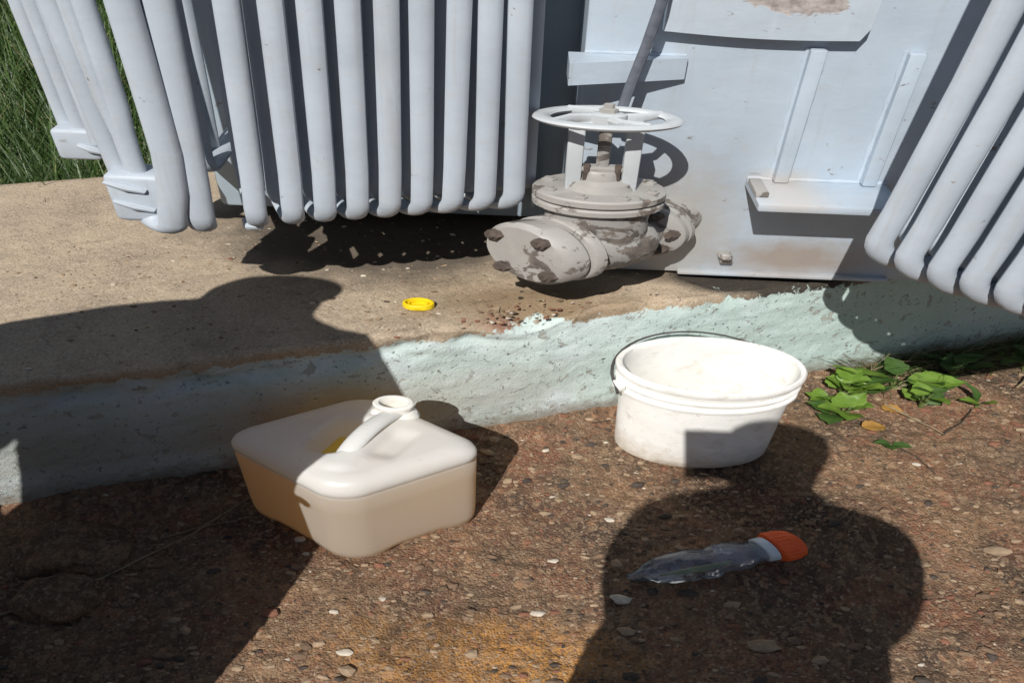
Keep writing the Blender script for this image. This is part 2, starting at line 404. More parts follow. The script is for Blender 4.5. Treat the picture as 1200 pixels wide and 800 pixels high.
def make_ground():
    xs = axis_steps(-1.75, 2.2, 0.0095, 300); ys = axis_steps(0.62, 2.15, 0.0062, 300)
    vs = []; fs = []; n = len(xs)
    for Y in ys:
        for X in xs:
            near = -1.9 < X < 2.4 and 0.5 < Y < 2.3
            vs.append((X / 2, Y, ground_z(X, Y) if near else 0.0))
    for j in range(len(ys) - 1):
        for i in range(n - 1):
            fs.append((j * n + i, j * n + i + 1, (j + 1) * n + i + 1, (j + 1) * n + i))
    mb = MB(); mb.v = [Vector(v) for v in vs]; mb.f = fs; mb.mi = [0] * len(fs)
    o = mb.build('ground', SOIL, smooth=80); tag(o, kind='structure')
make_ground()

# gravel lying loose all over the soil
ICO = None
def ico_pts():
    bm = bmesh.new(); bmesh.ops.create_icosphere(bm, subdivisions=1, radius=1.0); bm.verts.index_update()
    r = ([v.co.copy() for v in bm.verts], [[v.index for v in f.verts] for f in bm.faces]); bm.free(); return r
IV, IF = ico_pts()
def rock(mb, c, r, sq=0.6, mi=0, seed=0, rough=0.35):
    a = random.uniform(0, 6.28); ca, sa = math.cos(a), math.sin(a); el = random.uniform(0.7, 1.3)
    vs = []
    for p in IV:
        q = p * (1 + rough * noise.noise(p * 1.3 + Vector((seed * 3.7, seed, 0))))
        x, y = q.x * el, q.y / el
        vs.append((c[0] + r * (x * ca - y * sa), c[1] + r * (x * sa + y * ca), c[2] + r * sq * q.z))
    mb.add(vs, IF, mi)
GR = [m_simple('gravel_brown', (0.17, 0.11, 0.07), 0.9, 0.4, 60), m_simple('gravel_tan', (0.30, 0.215, 0.14), 0.9, 0.3, 60),
      m_simple('gravel_dark', (0.065, 0.05, 0.04), 0.9, 0.4, 60), m_simple('gravel_pale', (0.50, 0.44, 0.36), 0.9, 0.3, 60),
      m_simple('gravel_red', (0.20, 0.09, 0.055), 0.9, 0.3, 60)]
mb = MB(); mb.nn = 0
for i in range(11000):
    X = random.uniform(-1.6, 2.1); Y = random.uniform(0.66, 2.1)
    if Y > PY(X) - 0.012: continue
    if noise.noise(Vector((X * 1.7, Y * 3, 4))) < random.uniform(-0.7, 0.3): continue
    r = min(0.0125, 0.0017 + random.expovariate(1 / 0.0020))
    rock(mb, (X / 2, Y, ground_z(X, Y) + r * 0.15), r, 0.7, random.choices(range(5), (42, 30, 14, 1.6, 14))[0], i)
tag(mb.build('gravel', GR, smooth=0), 'loose fine gravel scattered over the brown soil', 'gravel', kind='stuff')

# ------------------------------------------------------------------ plinth
def make_plinth():
    N = 540; xs = [-3.3 + 6.6 * k / N for k in range(N + 1)]
    prof = []   # (distance back, z)
    for k in range(46): prof.append((0.0, -0.03 + 0.462 * k / 45))
    for k in range(1, 7): a = k / 7 * math.pi / 2; prof.append((0.018 * (1 - math.cos(a)), 0.432 + 0.018 * math.sin(a)))
    d = 0.02
    while d < 0.75: prof.append((d, 0.45)); d += 0.0095
    while d < 1.2: prof.append((d, 0.45)); d += 0.03
    prof += [(1.20, 0.45), (1.215, 0.44), (1.22, -0.03)]
    vs = []; fs = []; m = len(prof)
    nx, ny = 0.28 / 1.0385, -1 / 1.0385
    for X in xs:
        Y0 = PY(X); x = X / 2
        chip = max(0.0, fbm(x * 7, 2.0, 0.3) - 0.02) * math.exp(-((X + 0.02) / 0.26) ** 2) * 0.30 + 0.05 * math.exp(-((X - 0.05) / 0.13) ** 2)
        for (d, z) in prof:
            n = 0.0045 * fbm(x * 9, (d + z) * 9, 2.0) + 0.0022 * fbm(x * 45, (d + z) * 45, 7.0, 3)
            e = math.exp(-(((d) / 0.05) ** 2 + ((z - 0.45) / 0.05) ** 2))
            n -= e * 0.014 * max(0, fbm(x * 16, d * 16, 3.0) + 0.25)
            zz = z - chip * math.exp(-(d / 0.06) ** 2) * max(0, min(1, (z - 0.30) / 0.15))
            if d < 0.5: zz -= 0.020 * max(0, min(1, (X - 0.30) / 0.35)) * max(0, min(1, (z - 0.30) / 0.13)) * (1 - (d / 0.5) ** 2)
            if d == 0.0 and X < 0.1: n -= 0.030 * min(1, (0.1 - X) / 0.3) * math.exp(-((z - 0.385 - 0.02 * fbm(x * 5, 1.7)) / 0.028) ** 2) * max(0, 0.55 + fbm(x * 14, z * 20, 6.0))
            if d < 0.019:
                vs.append(((X - nx * 0) / 2, Y0 - n * 1.0 + d, zz))
            else:
                vs.append((x, Y0 + d, zz + n * (1 if d < 1.2 else 0)))
    for i in range(N):
        for j in range(m - 1):
            fs.append((i * m + j, (i + 1) * m + j, (i + 1) * m + j + 1, i * m + j + 1))
    mb = MB(); mb.v = [Vector(v) for v in vs]; mb.f = fs; mb.mi = [0] * len(fs)
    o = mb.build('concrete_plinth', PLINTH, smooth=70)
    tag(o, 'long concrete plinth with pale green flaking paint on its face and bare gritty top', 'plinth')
make_plinth()

mb = MB()
for i in range(900):
    X = random.uniform(-1.9, 1.0); d = random.uniform(0.03, 0.75); Y = PY(X) + d
    r = min(0.006, 0.0014 + random.expovariate(1 / 0.0011))
    rock(mb, (X / 2, Y, 0.4505 + r * 0.1), r, 0.6, random.choices(range(5), (20, 40, 10, 20, 5))[0], i)
for i in range(80):        # crumbled paint and grit at the broken edge
    X = random.gauss(0.0, 0.14); d = abs(random.gauss(0.03, 0.03)) + 0.004
    r = random.uniform(0.002, 0.006)
    rock(mb, (X / 2, PY(X) + d, 0.435 + 0.2 * min(d, 0.06) + r * 0.2), r, 0.6, random.choices(range(5), (40, 25, 5, 6, 24))[0], i)
tag(mb.build('grit', GR, smooth=0), 'grit and crumbs of paint lying on the plinth top', 'grit', kind='stuff')

# ------------------------------------------------------------------ grass beyond the plinth
def make_grass():
    mb = MB()
    for i in range(15000):
        X = random.uniform(-5.2, -0.9) ; t = random.random() ** 1.8; Y = PY(X) + 1.25 + t * 4.5
        h = random.uniform(0.30, 0.62) * (1 + 0.35 * noise.noise(Vector((X * 2, Y * 2, 1)))); wd = random.uniform(0.002, 0.0045) * (1 + t)
        a = random.uniform(0, 6.28); ln = random.uniform(0.05, 0.30)
        dx, dy = math.cos(a), math.sin(a); px, py = -dy * wd, dx * wd
        x = X / 2; b = []
        for k in range(4):
            u = k / 3; s = ln * u * u; ww = 1 - u * 0.92
            zz = h * (u - 0.25 * u * u * (ln / 0.3))
            b += [(x + dx * s - px * ww, Y + dy * s - py * ww, zz), (x + dx * s + px * ww, Y + dy * s + py * ww, zz)]
        mb.add(b, [(2 * k, 2 * k + 1, 2 * k + 3, 2 * k + 2) for k in range(3)], random.choices((0, 1, 2), (6, 3, 1))[0])
    o = mb.build('tall_grass', [m_leaf('grass_dark', (0.035, 0.075, 0.018), (0.06, 0.115, 0.025)), m_leaf('grass_mid', (0.08, 0.14, 0.035), (0.11, 0.18, 0.05)), m_leaf('grass_straw', (0.26, 0.25, 0.11), (0.34, 0.31, 0.16))], smooth=0)
    tag(o, 'tall tangled green grass growing behind the plinth', 'grass', kind='stuff')
make_grass()

# ------------------------------------------------------------------ transformer
TO = (0.25, 2.2, 0.45)
tr = thing('transformer', 'pale blue oil transformer with banks of bent cooling tubes and a drain valve', 'transformer', TO)
def P(name, mb, m, parent=tr, **kw): return mb.build(name, m, parent, TO if parent is not None else (0, 0, 0), **kw)

mb = MB(); mb.box((0.095, 2.52, 1.28), (1.19, 0.86, 1.56), 0.012); P('tank', mb, DARKTANK)
mb = MB(); mb.box((0.375, 1.972, 1.205), (0.593, 0.224, 1.49), 0.004); P('front_panel', mb, PANEL)
mb = MB(); mb.box((0.10, 2.45, 2.085), (1.26, 1.06, 0.05), 0.008); P('tank_lid', mb, DARKTANK)
for x in (-0.32, 0.34):
    mb = MB(); mb.box((x, 2.56, 0.4755), (0.10, 0.75, 0.045), 0.004); P('base_skid', mb, BLACK)
for k in range(8):
    mb = MB(); mb.box((-0.30 + k * 0.042 + 0.03, 2.055, 1.25), (0.006, 0.065, 1.35), 0.002); P('cooling_fin', mb, DARKTANK)
# plate bolted high on the panel, bottom edge a little bowed
mb = MB(); pl = []
for k in range(13):
    u = k / 12; pl.append((0.172 + 0.243 * u, 1.183 - 0.006 * u - 0.007 * math.sin(math.pi * u)))
pl += [(0.424, 1.205), (0.432, 1.52), (0.172, 1.52)]
mb.prism(pl, 0.0, 0.030, M=Matrix(((1, 0, 0, 0), (0, 0, -1, 1.858), (0, 1, 0, 0), (0, 0, 0, 1))))
P('cover_plate', mb, PLATE)
mb = MB(); mb.prism([(0.0575, 1.765), (0.21, 1.845), (0.21, 1.8585), (0.0575, 1.8585)], 1.062, 1.116); P('wedge_bracket', mb, PANEL)
for x in (0.372, 0.497):
    mb = MB(); mb.box((x, 1.846, 0.968), (0.021, 0.024, 0.363), 0.004); P('stiffener_rib', mb, PANEL)
mb = MB(); mb.box((0.426, 1.783, 0.774), (0.200, 0.153, 0.022), 0.003)
P('jacking_ledge', mb, PANEL)
mb = MB(); mb.box((0.334, 1.79, 0.7925), (0.018, 0.09, 0.014), 0.002); P('weld_strip', mb, CAST)
mb = MB(); mb.sweep([(0.322, 1.862, 0.535), (0.322, 1.835, 0.535), (0.324, 1.825, 0.530)], [0.011, 0.011, 0.007], 8); mb.box((0.326, 1.848, 0.515), (0.02, 0.02, 0.012), 0.003)
P('drain_plug', mb, CASTR)
mb = MB(); mb.box((0.42, 1.853, 0.4665), (0.33, 0.022, 0.012), 0.003); P('base_lip', mb, PANEL)

# weld beads where ribs and ledge meet the panel
def bead(pts, r=0.0035):
    q = []
    for a_, b_ in zip(pts, pts[1:]):
        for k in range(14): q.append(Vector(a_).lerp(Vector(b_), k / 14))
    q.append(Vector(pts[-1])); q = [p + noise.noise_vector(p * 90) * 0.0012 for p in q]
    mb = MB(); mb.sweep(q, [r * (1 + 0.35 * math.sin(i * 2.2)) for i in range(len(q))], 7); P('weld_bead', mb, PANEL)
bead([(0.327, 1.8585, 0.787), (0.526, 1.8585, 0.787)], 0.005)
for x in (0.372, 0.497):
    for s_ in (-1, 1): bead([(x + s_ * 0.0115, 1.8585, 0.788), (x + s_ * 0.0115, 1.8585, 1.148)])
bead([(0.079, 1.8585, 1.118), (0.209, 1.8585, 1.118)], 0.004)
bead([(0.0790, 1.8595, 0.47), (0.0790, 1.8595, 1.06)], 0.004)

# --- cooling tubes of the left bank: down, then bent back under towards the tank
def tube_down(x, y, zb, lean=0.0, top=1.95, r=0.0142, br=0.06, back=2.09, dirx=0.0, name='cooling_tube', m=None):
    d = Vector((dirx, 1, 0)).normalized()
    pts = [(x + lean * (top - zb) / 0.5, y, top), (x + lean * 0.9, y, zb + 0.45), (x + lean * 0.25, y, zb + 0.14), (x, y, zb + br)]
    c = Vector((x, y, zb + br)) + d * br
    pts += arc(c, math.pi, 1.5 * math.pi, br, d, (0, 0, 1), 7)[1:]
    run = (back - (y + br * d.y)) / d.y
    pts += [c + d * (run * 0.5) + Vector((0, 0, -br + 0.004)), c + d * run + Vector((0, 0, -br + 0.01))]
    # top bend back to the tank
    tp = Vector(pts[0]); cc = tp + d * br
    topb = [cc + d * (back - tp.y - br) + Vector((0, 0, br))] + arc(cc, 0.5 * math.pi, math.pi, br, d, (0, 0, 1), 6)
    pts = [Vector(q) for q in topb] + [Vector(q) for q in pts[1:]]
    mb = MB(); mb.sweep(pts, r, 14); return P(name, mb, m or TUBE)

fx = [-0.010, -0.085, -0.166, -0.244, -0.322, -0.400, -0.478, -0.555, -0.641]
ln = [0.000, 0.005, 0.012, 0.011, 0.014, 0.014, 0.015, 0.016, 0.017]
for X, l in zip(fx, ln):
    Y = 1.658 + 0.228 * X
    tube_down(X / 2, Y, 0.762, l, dirx=-0.22 - 0.45 * (X + 0.64) / 0.63)
    tube_down(X / 2 + 0.016, Y + 0.075, 0.785, l, r=0.0125, br=0.055)      # second row behind, a little to the right
for X in (-0.05, -0.21, -0.365, -0.52):
    tube_down(X / 2, 1.658 + 0.228 * X + 0.17, 0.80, 0.008, r=0.0145, br=0.05)
tube_down(-0.772 / 2, 1.492, 0.762, 0.018, r=0.0184, br=0.05, dirx=-0.25)
# --- corner group at the far left: tubes ending in header boxes
def straight(pts, r=0.0165):
    mb = MB(); mb.sweep(pts, r, 14); P('cooling_tube', mb, TUBE)
T5 = [(-0.396, 1.473, 1.98), (-0.399, 1.473, 0.98), (-0.405, 1.473, 0.88), (-0.414, 1.473, 0.825)]
T5 += arc((-0.4355, 1.495, 0.805), 0, -0.75 * math.pi, 0.030, Vector((0.68, -0.73, 0)), (0, 0, 1), 7)[1:]
straight(T5, 0.0182)
straight([(-0.4535, 1.53, 1.98), (-0.4535, 1.53, 1.06), (-0.457, 1.532, 1.0), (-0.459, 1.535, 0.94), (-0.459, 1.535, 0.86)], 0.0128)
straight([(-0.480, 1.555, 1.98), (-0.478, 1.555, 1.2), (-0.474, 1.552, 1.06), (-0.466, 1.545, 0.985), (-0.463, 1.54, 0.90)], 0.0112)
straight([(-0.516, 1.57, 1.98), (-0.502, 1.57, 1.27), (-0.4905, 1.57, 0.87)], 0.0138)
straight([(-0.584, 1.76, 1.98), (-0.584, 1.76, 1.216), (-0.582, 1.76, 0.87)], 0.0118)
straight([(-0.6145, 1.80, 1.98), (-0.6145, 1.80, 1.204), (-0.613, 1.80, 0.85)], 0.0112)
straight([(-0.545, 1.68, 1.98), (-0.535, 1.68, 0.90)], 0.0145)
mb = MB(); mb.box((-0.4580, 1.545, 0.836), (0.078, 0.075, 0.125), 0.012, seg=3); P('header_box', mb, TUBE)
mb = MB(); mb.box((-0.590, 1.775, 0.862), (0.060, 0.075, 0.085), 0.010, seg=3); P('header_box', mb, TUBE)
for (x, y, z) in ((-0.478, 1.505, 0.872), (-0.474, 1.505, 0.822)):
    mb = MB(); mb.sweep([(x + 0.030, y, z - 0.012), (x + 0.008, y - 0.004, z), (x - 0.016, y, z + 0.010)], [0.006, 0.009, 0.005], 8); P('weld_bead', mb, TUBE)
mb = MB(); mb.sweep([(-0.585, 1.735, 0.865), (-0.57, 1.73, 0.858), (-0.548, 1.738, 0.842)], [0.006, 0.010, 0.006], 8); P('weld_bead', mb, TUBE)
for (x, y, z, b) in ((-0.345, 1.62, 0.80, 0.05), (-0.352, 1.72, 0.81, 0.05), (-0.372, 1.80, 0.82, 0.05), (-0.395, 1.62, 0.86, 0.04), (-0.41, 1.74, 0.84, 0.04), (-0.335, 1.86, 0.83, 0.04)):
    tube_down(x, y, z, 0.012, r=0.0135, br=b)  # extra back tubes, added to shade the tank wall seen through the gap
mb = MB(); mb.sweep([(-0.352, 1.60, 0.740), (-0.343, 1.575, 0.735), (-0.330, 1.57, 0.738)], [0.008, 0.012, 0.007], 8); P('pipe_plug', mb, TUBE)

# --- right bank: tubes stand out in front of the panel and bend away to the right
for (X, Y, zt, lean, r) in ((0.852, 1.438, 0.79, 0.022, 0.0172), (0.903, 1.387, 0.785, 0.020, 0.0166), (0.957, 1.338, 0.785, 0.018, 0.0166),
                     (1.014, 1.302, 0.785, 0.016, 0.0166), (1.074, 1.270, 0.785, 0.015, 0.0166), (1.135, 1.235, 0.785, 0.014, 0.0166), (1.195, 1.20, 0.785, 0.014, 0.0166)):
    x = X / 2; d = Vector((0.80, 0.42, 0)).normalized(); br = 0.085; zb = zt - 0.025
    pts = [(x + lean * 2.2, Y, 1.95), (x + lean, Y, zb + 0.45), (x + lean * 0.30, Y, zb + 0.16), (x, Y, zb + br)]
    c = Vector((x, Y, zb + br)) + d * br
    pts += arc(c, math.pi, 1.5 * math.pi, br, d, (0, 0, 1), 7)[1:]
    run = (1.97 - c.y) / d.y
    pts += [c + d * run * 0.5 + Vector((0, 0, -br)), c + d * run + Vector((0, 0, -br))]
    mb = MB(); mb.sweep(pts, r, 14); P('cooling_tube', mb, TUBE)
    mb = MB(); mb.sweep([Vector(p) + Vector((0.042, 0.035, 0.022)) for p in pts], 0.0166, 14); P('cooling_tube', mb, TUBE)  # second row, added to block sun so the bank's shadow falls solid
mb = MB(); mb.box((1.0, 2.30, 1.3), (0.60, 0.60, 1.5), 0.01); P('side_tank', mb, DARKTANK)

# --- drain valve (a part of the transformer, with sub-parts)
C0 = Vector((0.107, 1.68, 0.668)); AX = Vector((-0.74, -0.67, 0)).normalized(); AR = Vector((-0.46, -0.888, 0)).normalized()     # stem foot; axis towards the open end
SD = Vector((AX.y, -AX.x, 0)); UPV = Vector((0, 0, 1))
def frame(o, ax):
    z = ax.normalized(); x = UPV.cross(z).normalized() if abs(z.z) < 0.9 else Vector((1, 0, 0)); y = z.cross(x)
    return Matrix((( x.x, y.x, z.x, o.x), (x.y, y.y, z.y, o.y), (x.z, y.z, z.z, o.z), (0, 0, 0, 1)))
VB = MB()
A = frame(C0, AX)
VB.lathe([(0.060, -0.07), (0.074, -0.05), (0.082, 0.0), (0.074, 0.045), (0.060, 0.075), (0.058, 0.10)], 28, M=A)
VB.sweep([C0 - AR * 0.02, C0 - AR * 0.122 + Vector((0, 0, -0.022))], 0.056, 24)
VB.lathe([(0.070, -0.02), (0.074, 0.03), (0.070, 0.075), (0.072, 0.10), (0.070, 0.118)], 28, M=Matrix.Translation(C0))
valve = P('drain_valve', VB, CASTR)
valve['label'] = 'flaking gate valve with a round handwheel and a bolted blank flange'
def VP(name, mb, m): return mb.build(name, m, valve, TO)
def flange(o, ax, r, th, name, m, bev=0.004):
    mb = MB(); mb.lathe([(0.0, 0), (r - bev, 0), (r, bev), (r, th - bev), (r - bev, th), (0.0, th)], 40, M=frame(o, ax)); return VP(name, mb, m)
F0 = C0 + AX * 0.056
flange(F0, AX, 0.090, 0.022, 'pipe_flange', CAST)
flange(F0 + AX * 0.0235, AX, 0.087, 0.050, 'blank_flange', CAST, 0.011)
for k in range(4):
    a = 2 * math.pi * (k + 0.62) / 4; fr = frame(F0, AX)
    o = fr @ Vector((0.066 * math.cos(a), 0.066 * math.sin(a), 0.072))
    mb = MB(); mb.lathe([(0.015, 0), (0.015, 0.012), (0.009, 0.013), (0.009, 0.017)], 6, M=frame(o, AX)); VP('bolt', mb, RUST)
R0 = C0 - AR * 0.122 + Vector((0, 0, -0.022))
flange(R0, -AR, 0.088, 0.020, 'pipe_flange', CASTR)
flange(R0 - AR * 0.024, -AR, 0.088, 0.020, 'tank_flange', CASTR)
for k in range(8):
    a = 2 * math.pi * (k + 0.2) / 8; fr = frame(R0, AR)
    o = fr @ Vector((0.072 * math.cos(a), 0.072 * math.sin(a), 0.0))
    mb = MB(); mb.lathe([(0.011, 0), (0.011, 0.016), (0.006, 0.017), (0.006, 0.026)], 6, M=frame(o, AR)); VP('bolt', mb, RUST)
mb = MB(); mb.sweep([R0 - AR * 0.03, R0 - AR * 0.12], 0.068, 24); VP('neck_pipe', mb, CASTR)
BZ = 0.785
for z0, th, nm in ((BZ, 0.020, 'body_flange'), (BZ + 0.024, 0.022, 'bonnet_flange')):
    flange(Vector((C0.x, C0.y, z0)), UPV, 0.0885, th, nm, CAST, 0.004)
for k in range(8):
    a = 2 * math.pi * (k + 0.5) / 8
    o = Vector((C0.x + 0.072 * math.cos(a), C0.y + 0.072 * math.sin(a), BZ + 0.044))
    mb = MB(); mb.lathe([(0.010, 0), (0.010, 0.008), (0.006, 0.009), (0.006, 0.013)], 6, M=Matrix.Translation(o)); VP('bolt', mb, CAST)
mb = MB(); mb.lathe([(0.046, 0), (0.040, 0.018), (0.026, 0.026), (0.024, 0.045), (0.020, 0.05)], 24, M=Matrix.Translation((C0.x, C0.y, BZ + 0.046))); VP('bonnet', mb, CAST)
mb = MB(); mb.box((C0.x, C0.y, BZ + 0.10), (0.070, 0.026, 0.012), 0.003, M=None); VP('packing_gland', mb, CAST)
for s in (-1, 1):
    mb = MB(); x = C0.x + s * 0.0365
    mb.box((x, C0.y, BZ + 0.125), (0.021, 0.030, 0.165), 0.004); VP('yoke_arm', mb, WHEEL)
    mb = MB(); mb.sweep([(C0.x + s * 0.02, C0.y - 0.012, BZ + 0.05), (C0.x + s * 0.02, C0.y - 0.012, BZ + 0.115)], 0.0045, 8); VP('gland_bolt', mb, RUST)
mb = MB(); mb.box((C0.x, C0.y, BZ + 0.214), (0.094, 0.034, 0.020), 0.004); VP('yoke_bridge', mb, WHEEL)
mb = MB(); mb.sweep([(C0.x, C0.y, BZ + 0.07), (C0.x, C0.y, 1.035)], 0.0085, 12); VP('stem', mb, CASTR)
# handwheel: rim, hub and five spokes in one piece
mb = MB(); HZ = 1.016
rim = [(C0.x + 0.0825 * math.cos(2 * math.pi * k / 48), C0.y + 0.0825 * math.sin(2 * math.pi * k / 48), HZ) for k in range(48)]
vs = []; fs = []; nn = 10
for k, p in enumerate(rim):
    a = 2 * math.pi * k / 48
    for j in range(nn):
        b = 2 * math.pi * j / nn
        vs.append((p[0] + 0.0115 * math.cos(b) * math.cos(a), p[1] + 0.0115 * math.cos(b) * math.sin(a), p[2] + 0.0085 * math.sin(b)))
for k in range(48):
    for j in range(nn):
        fs.append((k * nn + j, ((k + 1) % 48) * nn + j, ((k + 1) % 48) * nn + (j + 1) % nn, k * nn + (j + 1) % nn))
mb.add(vs, fs)
mb.lathe([(0.0, -0.014), (0.024, -0.014), (0.024, 0.010), (0.018, 0.014), (0.0, 0.014)], 20, M=Matrix.Translation((C0.x, C0.y, HZ)))
for k in range(4):
    a = 2 * math.pi * (k + 0.1) / 4; a2 = a + 0.45
    mb.sweep([(C0.x + 0.015 * math.cos(a), C0.y + 0.015 * math.sin(a), HZ), (C0.x + 0.05 * math.cos(a + 0.12), C0.y + 0.05 * math.sin(a + 0.12), HZ + 0.002), (C0.x + 0.082 * math.cos(a2), C0.y + 0.082 * math.sin(a2), HZ)], [0.012, 0.0105, 0.011], 8, flat=0.6)
for p in mb.v: p.z -= (p.y - C0.y) * 0.10
VP('handwheel', mb, WHEEL)
mb = MB(); mb.lathe([(0.012, 0), (0.012, 0.010), (0.007, 0.012), (0.007, 0.022), (0.0, 0.024)], 6, M=Matrix.Translation((C0.x, C0.y, HZ + 0.014))); VP('stem_nut', mb, CAST)

# --- cable hanging in front of the panel, behind the handwheel
mb = MB()
mb.sweep([(0.178, 1.74, 1.90), (0.164, 1.78, 1.42), (0.1605, 1.79, 1.255), (0.150, 1.785, 1.16), (0.137, 1.775, 1.07), (0.130, 1.77, 1.015), (0.127, 1.765, 0.985)], 0.0072, 10)
o = mb.build('cable', CABLE); tag(o, 'dark grey cable hanging down the panel behind the round handwheel', 'cable')

# ------------------------------------------------------------------ jerrican
def make_jug():
    t = thing('jerrican', 'square milky plastic jerrican half full of amber oil, neck open, on the soil', 'jerrican', (-0.402, 1.230, 0.002))
    ang = R(44.0)
    ROT = Matrix.Rotation(ang, 4, 'Z')
    NA = 208
    def outline(h, r):
        pts = []
        for k in range(NA):
            a = 2 * math.pi * k / NA + 1e-4; c, s_ = math.cos(a), math.sin(a)
            # rounded square by ray marching on the exact shape
            lo, hi = 0.0, h * 1.5
            for _ in range(26):
                m_ = (lo + hi) / 2; x, y = abs(c * m_), abs(s_ * m_)
                qx, qy = max(x - (h - r), 0), max(y - (h - r), 0)
                inside = math.hypot(qx, qy) <= r and x <= h and y <= h
                lo, hi = (m_, hi) if inside else (lo, m_)
            pts.append((c * lo, s_ * lo))
        return pts
    inv = ROT.inverted()
    nk = inv @ Vector((0.047, 0.092, 0)); he = inv @ Vector((-0.012, -0.088, 0))      # neck and handle foot in jug axes
    def seg(p, a, b):
        ab = b - a; u = max(0, min(1, (p - a).dot(ab) / ab.dot(ab))); return (p - (a + ab * u)).length, u
    nk2, he2 = Vector((nk.x, nk.y)), Vector((he.x, he.y))
    dirh = (he2 - nk2).normalized(); side = Vector((-dirh.y, dirh.x))
    if (ROT @ Vector((side.x, side.y, 0))).x > 0: side = -side
    def top_z(x, y, base):
        p = Vector((x, y)); d, u = seg(p, nk2 + dirh * 0.02, he2)
        z = base
        z += 0.010 * math.exp(-(d / 0.024) ** 4)                                       # raised seat of the handle
        c2 = nk2 * 0.46 + he2 * 0.54 + side * 0.036
        q = p - c2; al, ac = q.dot(dirh), q.dot(side)
        z -= 0.055 * math.exp(-(al / 0.056) ** 6 - (ac / 0.026) ** 6)                # finger well on one side of it
        c3 = nk2 * 0.46 + he2 * 0.54 - side * 0.040
        q = p - c3; al, ac = q.dot(dirh), q.dot(side)
        z -= 0.014 * math.exp(-(al / 0.045) ** 4 - (ac / 0.020) ** 4)
        return z
    H = 0.303 * 1.085
    secs = [(0.104, 0.030, 0.000), (0.114, 0.036, 0.003), (0.122, 0.042, 0.014), (0.1245, 0.044, 0.035), (0.1255, 0.045, 0.07), (0.1258, 0.045, 0.12), (0.1262, 0.045, 0.19), (0.1265, 0.045, 0.240),
            (0.1236, 0.045, 0.245), (0.1236, 0.045, 0.250), (0.1270, 0.045, 0.255), (0.1270, 0.045, 0.268), (0.1245, 0.045, 0.279), (0.118, 0.044, 0.289), (0.110, 0.042, 0.295), (0.100, 0.040, 0.298)]
    vs = []; fs = []
    secs = [(h, r, z * 1.085) for h, r, z in secs]
    for (h, r, z) in secs:
        for (x, y) in outline(h, r):
            lift = 0.0
            if z < 0.10:
                m_ = min(abs(x), abs(y)); lift = 0.015 * math.exp(-(m_ / 0.055) ** 6) * (1 - z / 0.10)
            # gently bulging sides
            vs.append((x, y, z + lift))
    n0 = len(secs)
    TOPR = 40
    base = outline(0.100, 0.040)
    for j in range(1, TOPR + 1):
        s_ = 1 - j / (TOPR + 0.0) if j < TOPR else 0.0
        s_ = max(s_, 0.004)
        for (x, y) in base:
            vs.append((x * s_, y * s_, top_z(x * s_, y * s_, 0.298 * 1.085 + 0.005 * (1 - s_))))
    m = n0 + TOPR
    for j in range(m - 1):
        for k in range(NA):
            k2 = (k + 1) % NA; fs.append((j * NA + k, j * NA + k2, (j + 1) * NA + k2, (j + 1) * NA + k))
    fs.append(tuple(reversed(range(NA)))); fs.append(tuple((m - 1) * NA + k for k in range(NA)))
    mb = MB(); mb.add(vs, fs, M=ROT)
    JUG = m_jug()
    mb.build('body', JUG, t, smooth=60)
    hp = []
    for k in range(13):
        u = k / 12; b_ = Vector((0.046, 0.080, 0)).lerp(Vector((-0.016, -0.094, 0)), u)
        hp.append((b_.x, b_.y, 0.322 + 0.024 * math.sin(math.pi * min(1, u * 1.15 + 0.06)) ** 0.6 - 0.018 * u ** 3))
    mb = MB(); mb.sweep(hp, [0.019] + [0.0165] * 10 + [0.017, 0.015], 16, flat=0.85)
    mb.build('handle', JUG, t, smooth=60)
    # oil inside
    mb = MB(); vs = []; fs = []
    lv = [(0.094, 0.028, 0.008), (0.114, 0.036, 0.014), (0.1185, 0.041, 0.035), (0.1200, 0.043, 0.09), (0.1200, 0.043, 0.2735), (0.05, 0.03, 0.274)]
    for (h, r, z) in lv:
        for (x, y) in outline(h, r):
            lift = 0.0
            if z < 0.10: m_ = min(abs(x), abs(y)); lift = 0.015 * math.exp(-(m_ / 0.055) ** 6) * (1 - z / 0.10)
            vs.append((x, y, z + lift + 0.001))
    for j in range(len(lv) - 1):
        for k in range(NA):
            k2 = (k + 1) % NA; fs.append((j * NA + k, j * NA + k2, (j + 1) * NA + k2, (j + 1) * NA + k))
    fs.append(tuple(reversed(range(NA)))); fs.append(tuple((len(lv) - 1) * NA + k for k in range(NA)))
    mb.add(vs, fs, M=ROT); mb.build('oil', m_oil(), t, smooth=60)
    # open neck with a thick lip
    mb = MB()
    mb.lathe([(0.034, -0.014), (0.031, 0.0), (0.0245, 0.008), (0.0245, 0.020), (0.0275, 0.022), (0.0280, 0.030), (0.0255, 0.034), (0.0205, 0.034), (0.0190, 0.030), (0.0190, -0.012)], 28, M=Matrix.Translation((0.047, 0.092, H + 0.002)), closed=True)
    mb.build('neck', m_simple('ivory_plastic', (0.70, 0.68, 0.63), 0.45, 0.12, 30), t)
make_jug()

